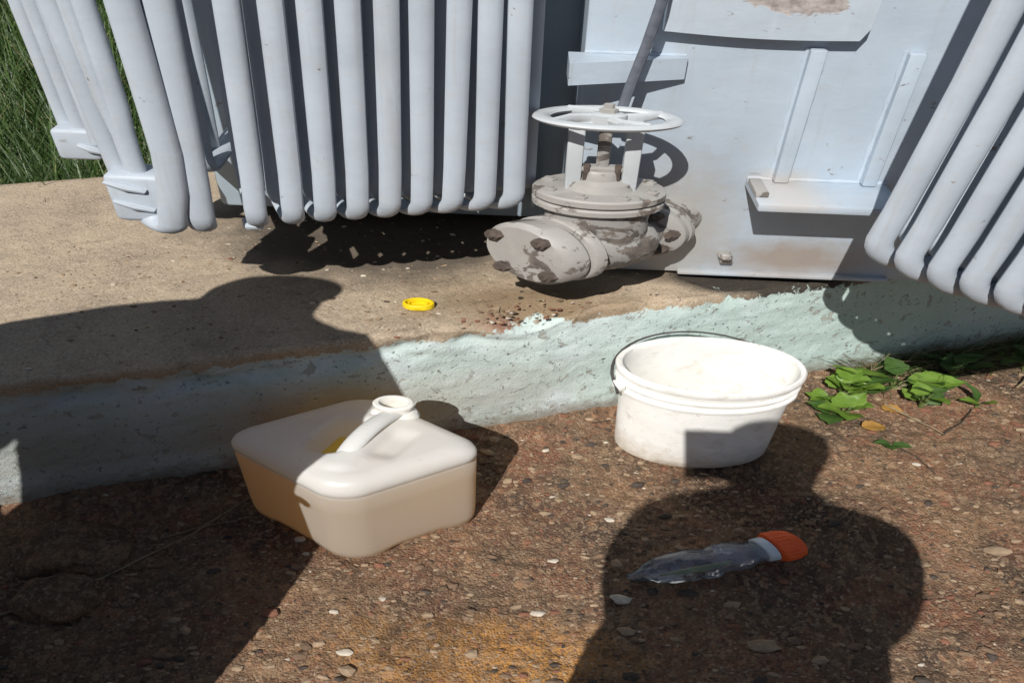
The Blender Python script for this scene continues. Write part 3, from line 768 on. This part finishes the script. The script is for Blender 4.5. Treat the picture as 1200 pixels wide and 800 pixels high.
# ------------------------------------------------------------------ bucket
def make_bucket():
    t = thing('bucket', 'dirty white plastic bucket, open and empty, standing by the plinth', 'bucket', (0.588, 1.556, 0.006))
    B = m_bucket()
    prof = [(0.0, 0.006), (0.100, 0.006), (0.108, 0.0), (0.118, 0.0), (0.1225, 0.005), (0.1235, 0.03), (0.1252, 0.10), (0.1278, 0.20), (0.1295, 0.246), (0.1360, 0.249), (0.1378, 0.254), (0.1368, 0.260),
            (0.1300, 0.264), (0.1305, 0.276), (0.1368, 0.278), (0.1385, 0.283), (0.1368, 0.288), (0.1315, 0.289), (0.1325, 0.308), (0.1395, 0.312), (0.1405, 0.318), (0.1405, 0.328), (0.1375, 0.3345), (0.1335, 0.335),
            (0.1305, 0.331), (0.1290, 0.31), (0.1240, 0.20), (0.1195, 0.06), (0.1160, 0.016), (0.110, 0.012), (0.0, 0.011)]
    mb = MB(); mb.lathe(prof, 72, M=Matrix.Diagonal((1, 0.92, 1, 1))); mb.build('body', B, t, smooth=40)
    for a in (R(196), R(16)):
        c, s_ = math.cos(a), math.sin(a)
        M = Matrix(((c, -s_, 0, 0), (s_, c, 0, 0), (0, 0, 1, 0), (0, 0, 0, 1)))
        mb = MB(); mb.box((0.1395, 0, 0.271), (0.012, 0.030, 0.022), 0.003, M=M); mb.build('ear', B, t)
    # wire bail swung back behind the rim
    pts = []
    c, s_ = math.cos(R(16)), math.sin(R(16))
    for k in range(25):
        u = math.pi * k / 24; r = 0.144
        lx, ly, lz = -r * math.cos(u), r * math.sin(u) * 0.985, 0.271 + r * math.sin(u) * 0.50
        pts.append((lx * c - ly * s_, lx * s_ + ly * c, lz))
    p0 = pts[0]; pts = [(p0[0] * 0.99, p0[1] - 0.03, 0.268)] + pts
    mb = MB(); mb.sweep(pts, 0.0026, 8); mb.build('bail_wire', m_simple('dark_wire', (0.06, 0.055, 0.05), 0.5, 0.3), t)
make_bucket()

# ------------------------------------------------------------------ crushed bottle
def make_bottle():
    t = thing('bottle', 'crumpled clear plastic bottle with an orange cap lying in the shadow', 'bottle', (0.54, 1.09, 0.0))
    a0 = Vector((0.331 / 2, 1.042, 0.020)); a1 = Vector((0.735 / 2, 1.137, 0.050))
    ax = (a1 - a0); L = ax.length; ax.normalize()
    o = a0 - Vector((0.27, 1.09, 0))
    fr = frame(o, ax)
    prof = [(0.004, 0.0), (0.010, 0.004), (0.014, 0.018), (0.024, 0.032), (0.034, 0.055), (0.039, 0.085), (0.040, 0.115), (0.032, 0.130), (0.0355, 0.145), (0.0365, 0.165), (0.033, 0.178), (0.0275, 0.188), (0.0255, L - 0.004), (0.024, L)]
    prof = [(r, z * L / 0.225) if z <= 0.19 else (r, z) for r, z in prof]
    prof = sorted(prof, key=lambda p: p[1])
    fine = []
    for (r0, z0), (r1, z1) in zip(prof, prof[1:]):
        for k in range(4): u = k / 4; fine.append((r0 + (r1 - r0) * u, z0 + (z1 - z0) * u))
    fine.append(prof[-1])
    mb = MB(); mb.lathe(fine, 36, M=fr)
    for i, p in enumerate(mb.v):
        q = fr.inverted() @ p; r = math.hypot(q.x, q.y)
        dent = (0.15 * noise.noise(Vector((q.z * 30, math.atan2(q.y, q.x) * 1.3, 3))) + 0.10 * abs(noise.noise(Vector((q.z * 70, math.atan2(q.y, q.x) * 2.5, 8))))) * max(0, min(1, (L - 0.03 - q.z) / 0.05))
        q.x *= 1 + dent; q.y *= 1 + dent * 0.8
        p2 = fr @ q; p2.z = max(p2.z, 0.004 + 0.1 * (p2.z)) ; mb.v[i] = p2
    mb.build('body', m_clear(), t, smooth=24)
    mb = MB(); mb.lathe([(0.027, L - 0.022), (0.031, L - 0.020), (0.0315, L - 0.006), (0.027, L - 0.004)], 36, M=fr, closed=False); mb.build('neck_ring', m_simple('pale_ring_plastic', (0.60, 0.66, 0.72), 0.4, 0.1), t)
    pr = [(0.030, L - 0.003), (0.0375, L - 0.001), (0.0395, L + 0.004), (0.0385, L + 0.022), (0.034, L + 0.034), (0.022, L + 0.041), (0.0, L + 0.043)]
    mb = MB(); mb.lathe(pr, 48, M=fr)
    for i, p in enumerate(mb.v):
        q = fr.inverted() @ p; a = math.atan2(q.y, q.x)
        if L + 0.003 < q.z < L + 0.026:
            g = 1 + 0.024 * (1 if i % 2 else -1); q.x *= g; q.y *= g
        mb.v[i] = fr @ q
    mb.build('cap', m_simple('orange_cap_plastic', (0.80, 0.115, 0.025), 0.4, 0.12, 30), t, smooth=8)
    # wet film of liquid left inside
    mb = MB(); mb.sweep([a0 + ax * 0.05 - Vector((0.27, 1.09, 0)) + Vector((0, -0.008, -0.002)), a0 + ax * 0.11 - Vector((0.27, 1.09, 0)) + Vector((0, -0.012, -0.010)), a0 + ax * 0.16 - Vector((0.27, 1.09, 0)) + Vector((0, -0.010, -0.010))], [0.004, 0.012, 0.006], 10, flat=0.7)
    mb.build('liquid_residue', m_simple('greenish_liquid', (0.22, 0.24, 0.05), 0.2, 0.2), t)
make_bottle()

# ------------------------------------------------------------------ yellow cap on the plinth
def make_cap():
    t = thing('screw_cap', 'bright yellow screw cap lying open side up on the plinth', 'bottle cap', (-0.276, 1.632, 0.452))
    Y = m_simple('yellow_plastic', (0.78, 0.56, 0.012), 0.4, 0.1, 40)
    pr = [(0.0, 0.0), (0.0205, 0.0), (0.0225, 0.002), (0.0225, 0.016), (0.0212, 0.0175), (0.0192, 0.0175), (0.0185, 0.016), (0.0185, 0.005), (0.0, 0.004)]
    mb = MB(); mb.lathe(pr, 40)
    for i, p in enumerate(mb.v):
        r = math.hypot(p.x, p.y)
        if r > 0.022 and i % 2: p.x *= 1.035; p.y *= 1.035
    mb.build('shell', Y, t, smooth=50)
    mb = MB(); mb.lathe([(0.0130, 0.004), (0.0145, 0.004), (0.0145, 0.012), (0.0130, 0.012)], 32, closed=True); mb.build('sealing_ring', Y, t)
make_cap()

# ------------------------------------------------------------------ stones, clods, twigs
PEB = [('pale flat stone just inside the shadow edge, left of the bottle', 0.313, 0.994, 0.014, 3), ('large buff stone on sunlit soil at the right edge', 1.404, 1.191, 0.020, 1),
       ('small white stone on bare soil between jerrican and the big shadow', 0.093, 0.946, 0.010, 3), ('broad grey flat stone in the shadow below the bottle', 0.658, 0.881, 0.021, 1),
       ('whitish stone on the sunlit soil below the bucket', 0.305, 1.246, 0.008, 3), ('bright white chip on the soil right of the jerrican', 0.136, 1.106, 0.008, 3),
       ('grey stone in the shadow at the bottom, left of the broad flat one', 0.319, 0.905, 0.012, 1), ('dark stone touching the front of the bottle', 0.49, 1.015, 0.013, 2),
       ('tan stone at the bottom edge in front of the jerrican', -0.375, 0.822, 0.010, 3), ('reddish stone at the right near the weeds', 1.602, 1.606, 0.012, 4),
       ('white pebble on the soil under the weeds', 1.30, 1.50, 0.008, 3), ('cream pebble in the soil right of the big shadow', 1.46, 1.0, 0.009, 3)]
for lab, X, Y, r, mi in PEB:
    mb = MB(); bm = bmesh.new(); bmesh.ops.create_icosphere(bm, subdivisions=2, radius=1.0)
    sd = X * 9
    for v in bm.verts:
        q = v.co * (1 + 0.40 * noise.noise(v.co * 1.1 + Vector((sd, 0, 2)))); v.co = Vector((q.x * r, q.y * r * 0.85, q.z * r * 0.5))
    mb.bm(bm)
    o = mb.build('stone', GR[mi], loc=(X, Y, ground_z(X, Y) + r * 0.12), smooth=0 if r < .01 else 40)
    tag(o, lab, 'stone', 'loose stones on the soil')
for lab, X, Y, r in (('large rough soil clod in the dark shadow at the left edge', -1.17, 1.07, 0.082), ('low soil clod nearest the bottom left corner', -1.13, 0.93, 0.062), ('round soil clod between the jerrican and the left edge', -0.98, 1.06, 0.042)):
    mb = MB(); bm = bmesh.new(); bmesh.ops.create_icosphere(bm, subdivisions=4, radius=1.0)
    for v in bm.verts:
        q = v.co * (1 + 0.30 * fbm(v.co.x * 1.4 + X * 7, v.co.y * 1.4, v.co.z * 1.4 + Y * 5)); v.co = Vector((q.x * r, q.y * r, q.z * r * 0.55))
    mb.bm(bm); tag(mb.build('soil_clod', SOIL, loc=(X, Y, ground_z(X, Y) + r * 0.1), smooth=60), lab, 'clod', 'soil clods in the left shadow')

TWIG = m_simple('dry_straw', (0.26, 0.20, 0.12), 0.8, 0.3, 60); TWD = m_simple('dark_twig', (0.06, 0.045, 0.032), 0.8, 0.3, 60)
def twig(lab, pts, r, m):
    q = []
    for (X, Y, h) in pts: q.append((X / 2, Y, ground_z(X, Y) + h))
    base = Vector((pts[0][0], pts[0][1], 0)); fine = []
    for k in range(len(q) - 1):
        for j in range(5):
            u = j / 5; p = Vector(q[k]).lerp(Vector(q[k + 1]), u); fine.append(p + noise.noise_vector(p * 25) * 0.003)
    fine.append(Vector(q[-1]))
    n = len(fine); mb = MB(); mb.sweep(fine, [r * (1 - 0.6 * i / n) for i in range(n)], 7)
    tag(mb.build('twig', m, origin=base, loc=base), lab, 'twig', 'dry twigs and stems on the soil')
twig('long thin straw stem across the dark shadow left of the jerrican', [(-1.26, 0.875, 0.006), (-1.10, 0.945, 0.012), (-0.992, 1.017, 0.02), (-0.85, 1.13, 0.03), (-0.73, 1.25, 0.04)], 0.0022, TWIG)
twig('short straw stem lying beside the long one in the left shadow', [(-0.95, 1.12, 0.008), (-0.84, 1.16, 0.012), (-0.72, 1.20, 0.01)], 0.0016, TWIG)
twig('pale curved stem running out from the weed', [(1.30, 1.76, 0.015), (1.36, 1.70, 0.02), (1.44, 1.63, 0.012)], 0.0024, TWIG)
twig('dark forked twig on the soil below the weed', [(1.12, 1.61, 0.01), (1.22, 1.60, 0.012), (1.30, 1.53, 0.008), (1.34, 1.46, 0.006)], 0.0022, TWD)
twig('dark twig on the soil right of the dry leaves', [(1.44, 1.63, 0.006), (1.52, 1.68, 0.012), (1.60, 1.76, 0.01)], 0.0024, TWD)
twig('grey stick lying in the shade at the right edge', [(1.80, 1.86, 0.02), (1.90, 1.93, 0.05), (2.0, 2.0, 0.07)], 0.003, TWIG)
twig('thin root sticking out beside the bucket on the left', [(0.27, 1.60, 0.02), (0.33, 1.615, 0.025), (0.39, 1.61, 0.02)], 0.0018, TWD)

# ------------------------------------------------------------------ weeds and dry leaves
LG = m_leaf('weed_leaf', (0.13, 0.24, 0.03), (0.22, 0.35, 0.055)); LD = m_leaf('weed_leaf_dark', (0.05, 0.11, 0.025), (0.085, 0.16, 0.035))
LO = m_leaf('dry_leaf', (0.40, 0.20, 0.04), (0.52, 0.30, 0.08), 0.7); ST = m_leaf('weed_stem', (0.14, 0.20, 0.06), (0.22, 0.26, 0.09))
def leaf(L0, W0, az, tilt, roll=0.0, curl=0.6, seed=0):
    L, W = L0 * 1.22, W0 * 1.3
    n, m = 8, 4; vs = []; fs = []
    for i in range(n + 1):
        u = i / n; wv = W * math.sin(math.pi * min(1, 0.04 + u * 0.96) ** 0.75) * (1 - 0.12 * math.sin(u * 19 + seed)); a = tilt - curl * u
        for j in range(-m, m + 1):
            v = j / m
            vs.append((L * u * (1 - 0.12 * curl * u), v * wv, 0.25 * abs(v) * wv + 0.05 * L * noise.noise(Vector((u * 4, v * 2, seed)))))
    # bend along its length
    out = []
    for (x, y, z) in vs:
        u = x / L; a = tilt - curl * u * 0.5
        out.append((x * math.cos(a) - z * math.sin(a), y, x * math.sin(a) + z * math.cos(a)))
    k = 2 * m + 1
    for i in range(n):
        for j in range(2 * m): fs.append((i * k + j, i * k + j + 1, (i + 1) * k + j + 1, (i + 1) * k + j))
    return out, fs, Matrix.Rotation(az, 4, 'Z') @ Matrix.Rotation(roll, 4, 'X')
def weed(lab, X, Y, leaves, group='weeds by the plinth foot', stem=True):
    t = thing('weed', lab, 'weed', (X, Y, ground_z(X, Y)), group)
    for k, (ox, oy, oz, L, W, az, tilt, m) in enumerate(leaves):
        vs, fs, M = leaf(L, W, R(az + random.uniform(-15, 15)), R(tilt + random.uniform(6, 42)), random.uniform(-0.3, 0.3), random.uniform(0.4, 1.0), k * 1.7 + X)
        mb = MB(); mb.add(vs, fs, M=Matrix.Translation((ox, oy, oz)) @ M); mb.build('leaf', m, t, smooth=60)
        if stem:
            mb = MB(); mb.sweep([(0, 0, -0.005), (ox * 0.5, oy * 0.5, oz * 0.7), (ox, oy, oz)], [0.0022, 0.0018, 0.0014], 6); mb.build('stem', ST, t)
weed('bright green leafy weed beside the bucket, frilly low rosette', 1.13, 1.70, [(-0.005, 0.0, 0.03, 0.055, 0.020, 200, 25, LG), (0.005, -0.01, 0.035, 0.05, 0.019, 265, 20, LG), (0.01, 0.0, 0.04, 0.055, 0.021, 320, 30, LG), (0.0, 0.012, 0.04, 0.05, 0.018, 110, 45, LG), (0.012, 0.01, 0.045, 0.05, 0.018, 40, 40, LG), (-0.01, -0.005, 0.02, 0.06, 0.022, 235, 10, LD), (-0.02, 0.01, 0.02, 0.05, 0.018, 170, 20, LD)])
weed('weed with two broad pointed light green leaves, against the shaded plinth', 1.36, 1.85, [(-0.015, 0.0, 0.05, 0.085, 0.026, 205, 12, LG), (0.02, 0.0, 0.045, 0.085, 0.024, 350, 8, LG), (0.0, 0.01, 0.06, 0.06, 0.018, 95, 40, LD), (0.03, -0.01, 0.03, 0.05, 0.016, 300, 15, LD)])
weed('small weed with few yellow green leaves, apart at the right', 1.625, 1.775, [(0.0, 0.0, 0.02, 0.04, 0.014, 190, 25, LG), (0.005, 0.0, 0.02, 0.035, 0.013, 320, 20, LG), (0.0, 0.01, 0.02, 0.07, 0.008, 120, 55, LD)])
weed('tiny grey green seedling on the soil below the large weeds', 1.24, 1.575, [(0.0, 0.0, 0.012, 0.03, 0.010, 180, 15, LD), (0.004, 0.0, 0.012, 0.03, 0.010, 340, 10, LD), (0.0, -0.004, 0.010, 0.026, 0.009, 270, 5, LD)])
weed('dense dark leafy clump at the shaded plinth foot, right of the broad leaves', 1.60, 1.93, [(0.02 * math.cos(k * 2.1), 0.02 * math.sin(k * 2.1), 0.03 + 0.006 * k, 0.055, 0.015, k * 47, 15 + 6 * (k % 4), LD) for k in range(9)])
weed('dark leafy clump at the right edge in the radiator shade', 1.90, 1.98, [(0.02 * math.cos(k * 2.4), 0.02 * math.sin(k * 2.4), 0.03 + 0.006 * k, 0.06, 0.014, k * 53, 18 + 7 * (k % 4), LD) for k in range(9)])
weed('half sunlit weed between the frilly rosette and the plinth', 1.22, 1.80, [(0.01 * math.cos(k * 2.2), 0.01 * math.sin(k * 2.2), 0.025 + 0.006 * k, 0.05, 0.016, 20 + k * 59, 14 + 8 * (k % 3), LG if k % 3 else LD) for k in range(7)])
weed('low spreading weed right of the broad leaved one', 1.49, 1.84, [(0.015 * math.cos(k * 2.2), 0.012 * math.sin(k * 2.2), 0.02 + 0.005 * k, 0.05, 0.014, 10 + k * 67, 12 + 8 * (k % 3), LG if k % 2 else LD) for k in range(7)])
weed('taller upright leafy weed behind the frilly rosette, near the bucket rim', 1.15, 1.79, [(0.012 * math.cos(k * 2.0), 0.012 * math.sin(k * 2.0), 0.03 + 0.011 * k, 0.05, 0.017, 15 + k * 77, 22 + 9 * (k % 3), LG) for k in range(8)])
weed('upright pale green weed between the two broad leaves and the seedling', 1.42, 1.76, [(0.010 * math.cos(k * 2.0), 0.010 * math.sin(k * 2.0), 0.02 + 0.009 * k, 0.042, 0.014, 40 + k * 83, 20 + 9 * (k % 3), LG if k % 2 else LD) for k in range(7)])
weed('small fresh sprig close to the bucket foot', 1.07, 1.755, [(0.008 * math.cos(k * 2.2), 0.008 * math.sin(k * 2.2), 0.02 + 0.004 * k, 0.035, 0.012, k * 73, 20, LG) for k in range(5)])
for lab, X, Y, L, W, az in (('orange dry leaf lying on the soil beside the frilly weed', 1.18, 1.648, 0.045, 0.016, 20), ('smaller yellow dry leaf between the two big weeds', 1.285, 1.755, 0.038, 0.012, 330)):
    vs, fs, M = leaf(L, W, R(az), R(8), 0.2, 0.9, X); mb = MB(); mb.add(vs, fs, M=M)
    tag(mb.build('dry_leaf', LO, loc=(X, Y, ground_z(X, Y) + 0.010), smooth=60), lab, 'leaf')
# thin grass and litter in the shaded corner
mb = MB()
for i in range(700):
    X = random.uniform(1.2, 2.3); Y = PY(X) - abs(random.gauss(0, 0.055)) - 0.012
    a = random.uniform(0, 6.28); L = random.uniform(0.03, 0.13); h = random.uniform(0.15, 1.0) * L; wd = random.uniform(0.0012, 0.0028)
    dx, dy = math.cos(a), math.sin(a) * 0.6 - 0.3; z = ground_z(X, Y); b = []
    for k in range(4):
        u = k / 3; ww = wd * (1 - 0.9 * u)
        b += [(X / 2 + dx * L * u - dy * ww, Y + dy * L * u + dx * ww, z + h * math.sin(u * 1.9)), (X / 2 + dx * L * u + dy * ww, Y + dy * L * u - dx * ww, z + h * math.sin(u * 1.9))]
    mb.add(b, [(2 * k, 2 * k + 1, 2 * k + 3, 2 * k + 2) for k in range(3)], random.choices((0, 1), (3, 1))[0])
tag(mb.build('thin_grass', [LD, TWIG], smooth=0), 'thin grass blades and litter at the shaded plinth foot', 'grass', kind='stuff')

# ------------------------------------------------------------------ the two people standing just outside the picture (their shadows fall into it)
HX, HY = 0.206, 0.978
def at(a, q, z): return Vector((a * HY + q * HX, -a * HX + q * HY, z))
def person(label, J, E, base, cloth):
    names = list(J); me = bpy.data.meshes.new('person_cage')
    b = Vector((base[0] / 2, base[1], 0))
    me.from_pydata([J[n][0] - b for n in names], [(names.index(p), names.index(q)) for p, q in E], [])
    o = bpy.data.objects.new('person', me); S.collection.objects.link(o)
    sk = o.modifiers.new('Skin', 'SKIN'); sk.use_smooth_shade = True
    sv = me.skin_vertices[0].data
    for i, n in enumerate(names):
        r = J[n][1]; sv[i].radius = r if hasattr(r, '__len__') else (r, r); sv[i].use_root = (n == 'pelvis')
    sb = o.modifiers.new('Subdivision', 'SUBSURF'); sb.levels = 2; sb.render_levels = 2
    bpy.context.view_layer.update()
    ev = o.evaluated_get(bpy.context.evaluated_depsgraph_get()); nm = bpy.data.meshes.new_from_object(ev)
    o.modifiers.clear(); o.data = nm; nm.name = 'person'
    for m in cloth: nm.materials.append(m)
    for p in nm.polygons:
        c = p.center; z = c.z
        p.material_index = 1 if z < cloth_waist[label] else 0
    for v in nm.vertices: v.co.x *= WX
    for p in nm.polygons: p.use_smooth = True
    o.location = (base[0], base[1], 0)
    tag(o, label, 'person'); return o
cloth_waist = {}
SHIRT = m_simple('blue_shirt_cloth', (0.10, 0.14, 0.22), 0.9, 0.2); TROU = m_simple('dark_trouser_cloth', (0.05, 0.05, 0.06), 0.9, 0.2)
SKIN = m_simple('skin', (0.20, 0.11, 0.07), 0.6, 0.1)
def body(a, q, z0, sc, arms, head, shoulders, hip):
    """joint table: a across, q forward, heights from silhouettes"""
    J = {}
    J['pelvis'] = (at(hip[0], q, hip[1]), (0.155 * sc, 0.12 * sc))
    J['belly'] = (at(hip[0] * 0.5 + a * 0.5, q, hip[1] * 0.6 + shoulders[0][1] * 0.4), (0.150 * sc, 0.11 * sc))
    J['chest'] = (at(a, q, min(shoulders[0][1], shoulders[1][1]) - 0.09), (0.165 * sc, 0.115 * sc))
    J['collar'] = (at(a, q, (shoulders[0][1] + shoulders[1][1]) / 2 + 0.03), (0.10 * sc, 0.075 * sc))
    J['neck'] = (at(*head[0]), 0.055 * sc)
    J['skull'] = (at(*head[1]), (0.078 * sc, 0.09 * sc)); J['crown'] = (at(*head[2]), (0.066 * sc, 0.075 * sc))
    E = [('pelvis', 'belly'), ('belly', 'chest'), ('chest', 'collar'), ('collar', 'neck'), ('neck', 'skull'), ('skull', 'crown')]
    for s, sh in zip('lr', shoulders):
        J['shoulder' + s] = (at(sh[0], q, sh[1]), 0.062 * sc); E.append(('collar', 'shoulder' + s))
        el, wr, hd = arms[s]
        J['elbow' + s] = (at(*el), 0.046 * sc); J['wrist' + s] = (at(*wr), 0.032 * sc); J['palm' + s] = (at(*hd), (0.030 * sc, 0.020 * sc))
        E += [('shoulder' + s, 'elbow' + s), ('elbow' + s, 'wrist' + s), ('wrist' + s, 'palm' + s)]
        d = (J['palm' + s][0] - J['wrist' + s][0]).normalized(); sdv = d.cross(Vector((0, 1, 0.2))).normalized()
        for k, (off, ln) in enumerate(((-0.024, 0.062), (-0.008, 0.072), (0.008, 0.068), (0.024, 0.052))):
            b0 = J['palm' + s][0] + sdv * off + d * 0.022
            J[f'f{s}{k}a'] = (b0, 0.0095); J[f'f{s}{k}b'] = (b0 + d * ln * 0.5 + Vector((0, 0.006, 0)), 0.0085); J[f'f{s}{k}c'] = (b0 + d * ln + Vector((0, 0.018, 0)), 0.0075)
            E += [('palm' + s, f'f{s}{k}a'), (f'f{s}{k}a', f'f{s}{k}b'), (f'f{s}{k}b', f'f{s}{k}c')]
        J['t' + s] = (J['palm' + s][0] + sdv * 0.045 - d * 0.005, 0.010); J['tt' + s] = (J['palm' + s][0] + sdv * 0.06 + d * 0.025, 0.008)
        E += [('palm' + s, 't' + s), ('t' + s, 'tt' + s)]
        sg = -1 if s == 'l' else 1
        J['thigh' + s] = (at(hip[0] + sg * 0.085 * sc, q, hip[1] - 0.10), 0.095 * sc); J['knee' + s] = (at(hip[0] + sg * 0.095 * sc, q + 0.01, hip[1] * 0.52), 0.066 * sc)
        J['ankle' + s] = (at(hip[0] + sg * 0.10 * sc, q - 0.02, 0.09), 0.046 * sc); J['toe' + s] = (at(hip[0] + sg * 0.12 * sc, q + 0.14, 0.035), (0.04 * sc, 0.032 * sc))
        E += [('pelvis', 'thigh' + s), ('thigh' + s, 'knee' + s), ('knee' + s, 'ankle' + s), ('ankle' + s, 'toe' + s)]
    return J, E
K = 1.036
# photographer, right behind the camera
q = -0.17; z = lambda v, qq=q: v - qq * K
J, E = body(0.115, q, 0, 1.12, {'l': ((-0.050, q + 0.0, z(1.14)), (-0.02, q, z(0.93)), (-0.01, q, z(0.86))), 'r': ((0.268, q + 0.03, z(0.97)), (0.11, -0.10, 1.48 + 0.06), (0.065, -0.06, 1.60))},
            ((0.112, q, z(1.50)), (0.105, q - 0.01, z(1.67)), (0.100, q - 0.01, z(1.76))), ((-0.030, z(1.285)), (0.285, z(1.335))), (0.10, 0.98))
J['elbowr'] = (J['elbowr'][0], 0.07); J['belly'] = (J['belly'][0] + Vector((0.02, 0, 0)), 0.20); J['pelvis'] = (J['pelvis'][0] + Vector((0.01, 0, 0)), 0.205)
lb = 'person in a blue shirt holding a phone, standing behind the viewpoint'; cloth_waist[lb] = 0.98
person(lb, J, E, (2 * (0.10 * HY + q * HX), -0.10 * HX + q * HY), [SHIRT, TROU])
ph = thing('phone', 'dark phone held up at the viewpoint by the standing person', 'phone', (0.0, -0.012, 1.648))
fw = Vector((0, math.cos(R(39.5)), -math.sin(R(39.5)))); upv = Vector((0, math.sin(R(39.5)), math.cos(R(39.5))))
PM = Matrix(((1, 0, 0, 0), (0, upv.y, fw.y, 0), (0, upv.z, fw.z, 0), (0, 0, 0, 1)))
mb = MB(M=PM); mb.box((-0.006, -0.025, -0.012), (0.072, 0.150, 0.008), 0.003); mb.build('case', m_simple('phone_case', (0.02, 0.02, 0.022), 0.4, 0.1), ph)
mb = MB(M=PM); mb.box((-0.006, -0.025, -0.0165), (0.066, 0.142, 0.001)); mb.build('screen', m_simple('phone_glass', (0.01, 0.01, 0.012), 0.08, 0.1), ph)
# companion standing to the left, one arm out
q2 = 0.30; z2 = lambda v: v - q2 * K
J, E = body(-0.69, q2, 0, 1.16, {'l': ((-1.10, q2, z2(1.22)), (-0.97, q2 + 0.03, z2(0.99)), (-0.92, q2 + 0.05, z2(0.93))), 'r': ((-0.500, q2, z2(1.52)), (-0.525, q2 + 0.03, z2(1.30)), (-0.53, q2 + 0.04, z2(1.23)))},
            ((-0.69, q2, z2(1.95)), (-0.700, q2, z2(2.03)), (-0.695, q2, z2(2.08))), ((-0.90, z2(1.72)), (-0.535, z2(1.84))), (-0.69, 0.86))
for n_, r_ in (('neck', 0.085), ('skull', 0.108), ('crown', 0.088), ('collar', 0.14), ('chest', 0.205), ('belly', 0.20), ('pelvis', 0.205), ('shoulderl', 0.13), ('shoulderr', 0.07), ('elbowl', 0.11), ('wristl', 0.05), ('thighl', 0.16), ('thighr', 0.13), ('kneel', 0.16), ('kneer', 0.115), ('anklel', 0.12), ('ankler', 0.09)):
    J[n_] = (J[n_][0], r_)
J['brow'] = (at(-0.602, q2, z2(2.135)), 0.034); J['sleeve'] = (at(-1.00, q2, z2(1.47)), 0.155); E.remove(('shoulderl', 'elbowl')); E += [('shoulderl', 'sleeve'), ('sleeve', 'elbowl')]; E.append(('crown', 'brow'))
lb = 'person in a grey shirt standing left of the viewpoint with one hand on the hip'; cloth_waist[lb] = 0.93
person(lb, J, E, (2 * (-0.70 * HY + q2 * HX), 0.70 * HX + q2 * HY), [m_simple('grey_shirt_cloth', (0.22, 0.22, 0.23), 0.9, 0.2), TROU])
